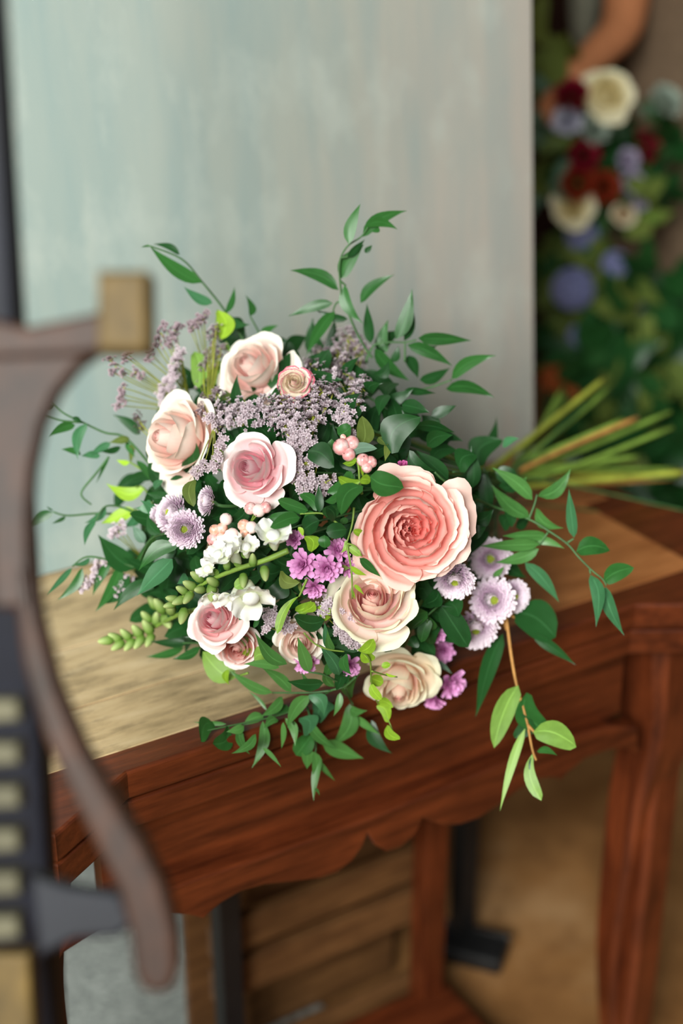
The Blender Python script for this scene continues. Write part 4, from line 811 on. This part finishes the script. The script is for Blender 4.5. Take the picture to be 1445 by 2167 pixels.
def plate(name, pts, depth, thick, m, bev=0.003):
    return obj(name, prism(name, [at(x, y, depth) for x, y in pts], -TOCAM*thick, bev), m, easel)
plate('arm', [(-40, 668), (60, 690), (150, 672), (225, 655), (225, 742), (150, 752), (-40, 760)], 0.745, 0.024, EBROWN)
plate('end_block', [(206, 572), (312, 572), (314, 742), (206, 742)], 0.738, 0.034, EOLIVE, 0.003)
plate('bracket', [(-40, 735), (212, 742), (165, 775), (120, 830), (88, 900), (68, 990), (60, 1090), (62, 1180), (74, 1290), (-20, 1290)], 0.75, 0.020, EBROWN)
plate('sloping_brace', [(20, 1180), (66, 1190), (84, 1310), (120, 1450), (175, 1580), (240, 1690), (305, 1790), (350, 1880), (374, 1975), (378, 2050), (366, 2092), (338, 2106), (300, 2098), (282, 2060), (274, 1985), (250, 1890), (205, 1800), (150, 1690), (90, 1560), (45, 1400)], 0.75, 0.022, EBROWN, 0.004)
plate('cross_brace', [(60, 1850), (150, 1880), (255, 1895), (285, 1955), (250, 1985), (160, 1990), (80, 2030)], 0.765, 0.016, NAVY)
BRASS = plain('aged_brass', srgb(84, 80, 62), 0.65, 0.2, 40, 0.3)
for i in range(6):
    y = 1480+i*92
    plate('ratchet_tooth', [(-30, y), (38, y), (42, y+46), (-30, y+52)], 0.755, 0.02, BRASS, 0.002)
plate('lower_panel', [(-60, 2020), (62, 2020), (78, 2300), (-60, 2300)], 0.80, 0.02, EOLIVE)

# ------------------------------------------------------------------ florist behind
SKIN = plain('skin', srgb(204, 132, 88), 0.5, 0.06, 30)
def skin_mesh(name, verts, edges, roots, m, parent, sub=2):
    bm = bmesh.new(); ly = bm.verts.layers.skin.verify()
    vs = [bm.verts.new(v[:3]) for v in verts]; bm.verts.ensure_lookup_table()
    for v, d in zip(vs, verts): v[ly].radius = d[3] if not isinstance(d[3], tuple) else d[3]
    for i in roots: vs[i][ly].use_root = True
    for a, b in edges: bm.edges.new((vs[a], vs[b]))
    me = bpy.data.meshes.new(name); bm.to_mesh(me); bm.free()
    o = obj(name, me, m, parent); sk = o.modifiers.new('skin', 'SKIN'); sk.use_smooth_shade = True
    su = o.modifiers.new('sub', 'SUBSURF'); su.levels = su.render_levels = sub
    dg = bpy.context.evaluated_depsgraph_get(); dg.update()
    o2 = bpy.data.meshes.new_from_object(o.evaluated_get(dg)); o.modifiers.clear(); o.data = o2
    if not o2.materials: o2.materials.append(m)
    return o
PX, PY = 0.755, 2.98
person = thing('person', (PX, PY, 0), 'person in mustard top and brown apron holding a dark bouquet', 'person')
sh_r = Vector((PX-0.185, PY, 1.385)); sh_l = Vector((PX+0.185, PY+0.02, 1.385))
el_r = at_y(1318, 62, 2.74); wr_r = at_y(1228, 146, 2.60); hd_r = at_y(1200, 180, 2.56)
el_l = Vector((PX+0.26, PY-0.12, 1.10)); wr_l = Vector((PX+0.05, PY-0.34, 1.02)); hd_l = wr_l+Vector((-0.07, -0.05, 0.01))
def v4(p, r): return (p.x, p.y, p.z, (r, r))
B = [v4(Vector((PX, PY, 0.92)), 0.135), v4(Vector((PX, PY, 1.10)), 0.115), v4(Vector((PX, PY, 1.28)), 0.130), v4(Vector((PX, PY, 1.40)), 0.085), v4(Vector((PX, PY-0.01, 1.48)), 0.052), v4(Vector((PX, PY-0.03, 1.55)), 0.070), v4(Vector((PX, PY-0.03, 1.66)), 0.085), v4(Vector((PX, PY-0.02, 1.73)), 0.055),
     v4(sh_r, 0.056), v4(el_r, 0.041), v4(wr_r, 0.029), v4(hd_r, 0.030),
     v4(sh_l, 0.056), v4(el_l, 0.038), v4(wr_l, 0.026), v4(hd_l, 0.030),
     v4(Vector((PX-0.10, PY, 0.84)), 0.095), v4(Vector((PX-0.11, PY-0.01, 0.48)), 0.060), v4(Vector((PX-0.11, PY+0.01, 0.10)), 0.040), v4(Vector((PX-0.12, PY-0.14, 0.045)), 0.036),
     v4(Vector((PX+0.10, PY, 0.84)), 0.095), v4(Vector((PX+0.11, PY-0.01, 0.48)), 0.060), v4(Vector((PX+0.11, PY+0.01, 0.10)), 0.040), v4(Vector((PX+0.12, PY-0.14, 0.045)), 0.036)]
E = [(0, 1), (1, 2), (2, 3), (3, 4), (4, 5), (5, 6), (6, 7), (3, 8), (8, 9), (9, 10), (10, 11), (3, 12), (12, 13), (13, 14), (14, 15), (0, 16), (16, 17), (17, 18), (18, 19), (0, 20), (20, 21), (21, 22), (22, 23)]
roots = [0]
def fingers(hand, wrist, side):
    f = (hand-wrist).normalized(); s = f.cross(Vector((0, 0, 1))).normalized()*side; n = s.cross(f)
    for k, (o, ln) in enumerate(((-0.024, 0.066), (-0.008, 0.074), (0.008, 0.070), (0.023, 0.056))):
        b0 = len(B); p = hand + s*o + f*0.012
        for q, (a, c) in enumerate(((0, 0), (0.45, -0.1), (0.8, -0.35), (1.0, -0.65))): B.append(v4(p+f*(ln*a)+n*(ln*c*0.6), 0.0088-0.0008*q))
        E.extend([(b0, b0+1), (b0+1, b0+2), (b0+2, b0+3)]); roots.append(b0)
    b0 = len(B); p = hand - f*0.025 - s*0.024
    for a, c, r in ((0, 0, 0.0105), (0.03, -0.022, 0.0098), (0.055, -0.030, 0.0085)): B.append(v4(p+f*a+s*c-n*0.01, r))
    E.extend([(b0, b0+1), (b0+1, b0+2)]); roots.append(b0)
fingers(hd_r, wr_r, 1); fingers(hd_l, wr_l, -1)
skin_mesh('body', B, E, roots, SKIN, person)
def ring_cloth(name, rows, m, n=24, gap=None):   # rows: (z, half x, half y, dx, dy)
    def fn(u, v):
        k = v*(len(rows)-1); i = min(int(k), len(rows)-2); t = k-i; r = [rows[i][q]+(rows[i+1][q]-rows[i][q])*t for q in range(5)]
        a = u*2*PI if gap is None else -PI/2-gap+2*gap*u
        return Vector((PX+r[3]+r[1]*math.cos(a), PY+r[4]+r[2]*math.sin(a)*(1+0.02*math.sin(a*9)), r[0]))
    return obj(name, grid(name, n, (len(rows)-1)*4, fn, gap is None), m, person)
ring_cloth('top', [(0.86, 0.185, 0.155, 0, 0), (1.05, 0.165, 0.140, 0, 0), (1.22, 0.180, 0.150, 0, 0), (1.36, 0.175, 0.125, 0, 0), (1.43, 0.105, 0.090, 0, 0), (1.455, 0.070, 0.070, 0, 0)], plain('mustard_cloth', srgb(150, 94, 36), 0.85, 0.15, 40))
ring_cloth('trousers', [(0.30, 0.22, 0.12, 0, 0), (0.60, 0.22, 0.14, 0, 0), (0.80, 0.21, 0.16, 0, 0), (0.90, 0.18, 0.15, 0, 0)], plain('dark_trousers', srgb(40, 36, 38), 0.9, 0.15, 40))
APRON = plain('apron_linen', srgb(112, 92, 72), 0.9, 0.18, 60)
ring_cloth('apron', [(0.42, 0.26, 0.20, 0, 0), (0.70, 0.245, 0.195, 0, 0), (0.95, 0.215, 0.180, 0, 0), (1.14, 0.195, 0.168, 0, 0), (1.26, 0.198, 0.170, 0, 0)], APRON, 20, 1.25)
for sx in (-1, 1):
    P = [Vector((PX+sx*0.10, PY-0.165, 1.25)), Vector((PX+sx*0.085, PY-0.145, 1.36)), Vector((PX+sx*0.07, PY-0.06, 1.45)), Vector((PX+sx*0.05, PY+0.08, 1.42))]
    obj('apron_strap', tube('apron_strap', smooth_path(P, 5), 0.012, 0.012, 6), plain('tan_strap', srgb(176, 126, 78), 0.7, 0.1), person)
HAIR = plain('brown_hair', srgb(58, 36, 24), 0.55, 0.3, 60)
def cap(u, v):
    a = u*2*PI; e = v*2.05; front = 1-0.45*max(0, -math.sin(a))*(v > 0.75)
    return Vector((PX+0.092*math.sin(e)*math.cos(a), PY-0.018+0.108*math.sin(e)*math.sin(a)*front, 1.655+0.112*math.cos(e)))
obj('hair', grid('hair', 20, 10, cap, True), HAIR, person)
EYE = plain('eye_dark', srgb(40, 30, 26), 0.2, 0.1); LIP = plain('lip', srgb(168, 84, 74), 0.4, 0.1)
for sx in (-1, 1):
    obj('eye', lathe('eye', [(0.001, -0.009), (0.008, -0.005), (0.010, 0), (0.008, 0.005), (0.001, 0.009)], 10), EYE, person, Matrix.Translation((PX+sx*0.030, PY-0.108, 1.635)))
    obj('ear', lathe('ear', [(0.001, -0.028), (0.014, -0.016), (0.018, 0.006), (0.012, 0.024), (0.001, 0.030)], 10), SKIN, person, Matrix.Translation((PX+sx*0.085, PY-0.02, 1.625)))
obj('nose', lathe('nose', [(0.016, -0.02), (0.013, -0.010), (0.009, 0.01), (0.003, 0.032)], 10), SKIN, person, Matrix.Translation((PX, PY-0.112, 1.612)))
obj('mouth', lathe('mouth', [(0.001, -0.007), (0.022, -0.003), (0.022, 0.003), (0.001, 0.007)], 12), LIP, person, Matrix.Translation((PX, PY-0.092, 1.572)))

# --- the bouquet in the person's hands
HELD = 'flowers of the held bouquet'
def held_pos(x, y, wy): return at_y(x, y, wy), (at_y(x, y, wy)-CAM).dot(-TOCAM)
HB = at_y(1262, 520, 2.62)
def held_rose(label, x, y, dm, heart, outer, mat, face=(0, 0.1, 1), kind='tea', wy=2.5, seed=51):
    p, d = held_pos(x, y, wy); r = rose('rose', label, x, y, dm, face, kind, heart, outer, mat, depth=d, seed=seed, group=HELD)
    obj('stem', tube('stem', smooth_path([p+Vector((0, 0.02, 0)), p.lerp(HB, 0.5)+Vector((0, 0.05, 0)), HB], 5), 0.003), STEM['dark'], r)
CREAM = petal_mat('petal_cream_yellow', srgb(252, 246, 214), 0.4, 0.95)
held_rose('round cream rose at the top of the held bouquet', 1286, 196, 96, srgb(246, 226, 150), srgb(252, 244, 212), CREAM, seed=61)
held_rose('smaller cream rose low in the held bouquet', 1212, 438, 76, srgb(246, 226, 150), srgb(252, 244, 212), CREAM, (-0.2, -0.3, 1), wy=2.52, seed=63)
held_rose('tiny tan rose beside the pale purple spray of the held bouquet', 1322, 452, 44, srgb(170, 120, 70), srgb(196, 150, 100), CREAM, (0.2, -0.2, 1), wy=2.54, seed=65)
DARKRED = two_tone('petal_burgundy', srgb(92, 8, 26), srgb(142, 18, 44)); RUST = two_tone('petal_rust_red', srgb(96, 26, 12), srgb(150, 52, 26))
DUSK = two_tone('petal_dusky_white', srgb(176, 176, 200), srgb(228, 228, 240)); EUCA = two_tone('petal_grey_green', srgb(120, 136, 122), srgb(176, 190, 176)); PURP = two_tone('petal_grey_purple', srgb(126, 112, 140), srgb(190, 180, 204))
HW = {}
def held_dahlia(label, x, y, dm, mt, face=(0, 0.1, 1), wy=2.5):
    if mt.name not in HW:
        v, f, u = whorl_data(90, 9, 0.40, 72, -4, 0.13, 0.30, 0.60); HW[mt.name] = mesh('petal_whorl', v, f, True, u); HW[mt.name].materials.append(mt)
    p, d = held_pos(x, y, wy); R = dm/2/F*d; Rm, z = basis(face, x); M = Matrix.Translation(p) @ Rm @ Matrix.Scale(R, 4)
    r = thing('dahlia', p, label, 'flower', HELD); obj('petal_whorl', HW[mt.name], None, r, M, kind='stuff'); obj('calyx', CALYX, None, r, M)
    obj('stem', tube('stem', smooth_path([p-z*R*0.2, p.lerp(HB, 0.5)+Vector((0, 0.05, 0)), HB], 5), 0.0025), STEM['dark'], r)
held_dahlia('burgundy dahlia touching the hand in the held bouquet', 1210, 206, 88, DARKRED, (-0.2, 0.4, 1), 2.44)
held_dahlia('white lilac bloom under the burgundy dahlia by the hand', 1202, 258, 76, DUSK, (-0.3, 0.1, 1), 2.47)
held_dahlia('small grey green bloom under the round cream rose', 1256, 276, 70, EUCA, (0.1, 0, 1), 2.5)
held_dahlia('deep burgundy dahlia in the heart of the held bouquet', 1234, 330, 76, DARKRED, (0, 0, 1), 2.49)
held_dahlia('rust red dahlia above the smaller cream rose', 1222, 388, 84, RUST, (-0.1, -0.1, 1), 2.5)
held_dahlia('rust red dahlia next to the pale purple spray', 1276, 396, 78, RUST, (0.1, -0.1, 1), 2.51)
held_dahlia('pale grey bloom against the brown apron', 1405, 218, 84, EUCA, (0.3, 0.3, 1), 2.56)
held_dahlia('pale purple spray bloom, upper one in the held bouquet', 1326, 340, 56, PURP, (0.2, 0, 1), 2.49)
held_dahlia('pale purple spray bloom in the middle of its stalk', 1336, 386, 58, PURP, (0.3, -0.1, 1), 2.49)
held_dahlia('pale purple spray bloom hanging lowest on its stalk', 1352, 424, 46, PURP, (0.3, -0.3, 1), 2.5)
held_dahlia('blackish red bloom in shade near the apron', 1362, 310, 80, DARKRED, (0.5, 0, 0.8), 2.58)
rg = random.Random(5)
def leaf_cluster(name, label, cx, cy, rx, ry, n, kinds, wy, lmin, lmax, group, root_at, dy=0.08):
    r = thing(name, root_at, label, 'greenery', group); paths = []
    for i in range(n):
        a = rg.uniform(0, 6.3); q = math.sqrt(rg.random()); b = at_y(cx+rx*q*math.cos(a), cy+ry*q*math.sin(a), wy+rg.uniform(-dy, dy))
        dv = Vector((rg.uniform(-1, 1), rg.uniform(-1, 0.4), rg.uniform(-0.8, 1))).normalized()*rg.uniform(lmin, lmax)
        put_leaf(r, b, b+dv, dv.length*rg.uniform(0.4, 0.62), rg.choice(kinds), rg.choice(('oval', 'lance', 'broad')))
        if i % 4 == 0: paths.append(smooth_path([root_at, root_at.lerp(b, 0.5)+Vector((0, 0.03, 0.02)), b], 4))
    obj('stem', tubes('stem', paths, 0.0022, 0.0015), STEM['dark'], r)
leaf_cluster('foliage_sprig', 'dark leaves packed between the blooms of the held bouquet', 1300, 330, 150, 150, 80, ('deep', 'deep', 'deep', 'dark'), 2.62, 0.05, 0.09, HELD, HB)
leaf_cluster('foliage_sprig', 'grey eucalyptus leaves of the held bouquet beside the canvas edge', 1160, 300, 36, 150, 16, ('grey', 'grey', 'olive'), 2.52, 0.04, 0.07, HELD, HB)
leaf_cluster('foliage_sprig', 'yellow green leaves next to the pale purple spray', 1372, 410, 32, 60, 9, ('olive', 'olive', 'light'), 2.5, 0.04, 0.06, HELD, HB)
leaf_cluster('foliage_sprig', 'olive grass like leaves above the hand', 1158, 110, 14, 40, 4, ('olive', 'olive'), 2.6, 0.06, 0.10, HELD, at_y(1200, 240, 2.58))
# --- buckets of cut flowers on the floor
ZINC = plain('zinc_grey', srgb(116, 120, 122), 0.4, 0.15, 20, 0.7)
HYD = two_tone('hydrangea_lilac_blue', srgb(108, 112, 168), srgb(172, 176, 220)); ORNG = two_tone('petal_orange_brown', srgb(150, 66, 22), srgb(200, 106, 50))
def bucket(label, x, wy, h=0.34, r=0.13):
    b = thing('zinc_bucket', (x, wy, 0), label, 'bucket', 'zinc flower buckets on the floor')
    M = Matrix.Translation((x, wy, 0.002))
    obj('body', lathe('body', [(0.01, 0.0), (r*0.78, 0.0), (r, h), (r-0.006, h), (r*0.78-0.006, 0.012), (0.01, 0.012)], 24), ZINC, b, M)
    obj('rim', lathe('rim', [(r-0.002, h-0.004), (r+0.006, h), (r-0.002, h+0.006)], 24), ZINC, b, M)
    for s in (-1, 1): obj('handle', tube('handle', smooth_path([Vector((x+s*r, wy-0.03, h*0.85)), Vector((x+s*(r+0.03), wy, h*0.7)), Vector((x+s*r, wy+0.03, h*0.85))], 4), 0.004), ZINC, b)
FB = 'cut greens in the floor buckets'
for bi, (x, wy) in enumerate(((0.50, 2.72), (0.80, 2.52), (0.43, 2.36))):
    bucket(('zinc bucket of lilac hydrangeas in front of the person', 'zinc bucket of dark greens beside the table end', 'zinc bucket with orange flowers just behind the canvas edge')[bi], x, wy)
leaf_cluster('foliage_bunch', 'yellow green and dark leaves around the lilac hydrangeas', 1225, 620, 90, 130, 60, ('olive', 'dark', 'olive', 'deep', 'deep'), 2.66, 0.06, 0.11, FB, Vector((0.50, 2.72, 0.03)))
leaf_cluster('foliage_bunch', 'dark green leaf mass beyond the table end', 1385, 740, 110, 200, 95, ('deep', 'deep', 'dark', 'olive', 'deep'), 2.50, 0.06, 0.12, FB, Vector((0.80, 2.52, 0.03)))
leaf_cluster('foliage_bunch', 'deep green leaves behind the fanned flower stems', 1270, 860, 140, 130, 80, ('dark', 'deep', 'deep', 'olive'), 2.36, 0.06, 0.11, FB, Vector((0.43, 2.36, 0.03)))
leaf_cluster('foliage_bunch', 'shaded leaves hanging low behind the bare table end', 1420, 1000, 70, 110, 50, ('dark', 'deep', 'deep'), 2.40, 0.06, 0.11, FB, Vector((0.80, 2.52, 0.03)))
HWM = {}
def bucket_bloom(name, label, x, y, dm, mt, wy, foot):
    if mt.name not in HWM:
        rd = random.Random(4); V, Fc, U = [], [], []
        for i in range(70):
            z = 1-1.35*(i+0.5)/70; a = i*2.39996; q = math.sqrt(max(0, 1-z*z)); n = Vector((q*math.cos(a), q*math.sin(a), z)); floret_data(n*0.86, n, 0.24, rd, V, Fc, U)
        HWM[mt.name] = mesh('floret_head', V, Fc, True, U); HWM[mt.name].materials.append(mt)
    p = at_y(x, y, wy); R = dm/2/F*(p-CAM).dot(-TOCAM); Rm, z = basis((0, 0.5, 1), x); M = Matrix.Translation(p) @ Rm @ Matrix.Scale(R, 4)
    r = thing(name, p, label, 'flower', 'blooms in the floor buckets'); obj('floret_head', HWM[mt.name], None, r, M, kind='stuff')
    obj('stem', tube('stem', smooth_path([p-z*R*0.3, p.lerp(foot, 0.4)+Vector((0, 0.05, 0)), foot], 5), 0.003), STEM['dark'], r)
f0 = Vector((0.50, 2.72, 0.03)); f1 = Vector((0.80, 2.52, 0.03)); f2 = Vector((0.43, 2.36, 0.03))
bucket_bloom('hydrangea', 'large lilac blue hydrangea beside the canvas edge', 1212, 612, 92, HYD, 2.56, f0)
bucket_bloom('hydrangea', 'dim lilac hydrangea under the large one', 1240, 715, 78, HYD, 2.58, f0)
bucket_bloom('hydrangea', 'blue hydrangea right under the held bouquet'.replace('right ', ''), 1232, 500, 70, HYD, 2.60, f0)
bucket_bloom('hydrangea', 'greyish hydrangea among dark leaves before the apron', 1345, 640, 62, HYD, 2.50, f1)
bucket_bloom('hydrangea', 'dusky blue hydrangea between held bouquet and dark leaves', 1302, 560, 60, HYD, 2.56, f1)
bucket_bloom('zinnia', 'orange brown zinnia beside the canvas edge', 1172, 800, 62, ORNG, 2.34, f2)
bucket_bloom('zinnia', 'smaller orange zinnia above the cut stems', 1205, 838, 44, ORNG, 2.32, f2)
# --- cloth bag hanging on the brick wall
bp = at_y(1238, 15, 4.14); d = (bp-CAM).dot(-TOCAM); hw = 30/F*d
bag = thing('cloth_bag', bp, 'pale grey cloth bag hanging on the dark brick wall', 'bag')
def bagf(u, v):
    a = u*2*PI; s = math.sin(PI*(0.08+0.86*v))**0.5; return bp + Vector((hw*1.05*s*math.cos(a), 0.045*s*math.sin(a), -0.10+0.32*v + 0.006*math.sin(5*a)))
BAGM = plain('bag_linen', srgb(150, 150, 132), 0.9, 0.12, 50)
obj('body', grid('body', 20, 10, bagf, True), BAGM, bag)
obj('strap', tube('strap', smooth_path([bp+Vector((-hw*0.6, 0, 0.20)), bp+Vector((-hw*0.3, 0.01, 0.36)), bp+Vector((0, 0.02, 0.42)), bp+Vector((hw*0.3, 0.01, 0.36)), bp+Vector((hw*0.6, 0, 0.20))], 5), 0.006), BAGM, bag)
obj('hook', tube('hook', [bp+Vector((0, 0.065, 0.42)), bp+Vector((0, 0.0, 0.42)), bp+Vector((0, -0.01, 0.44))], 0.005), BLACK, bag)
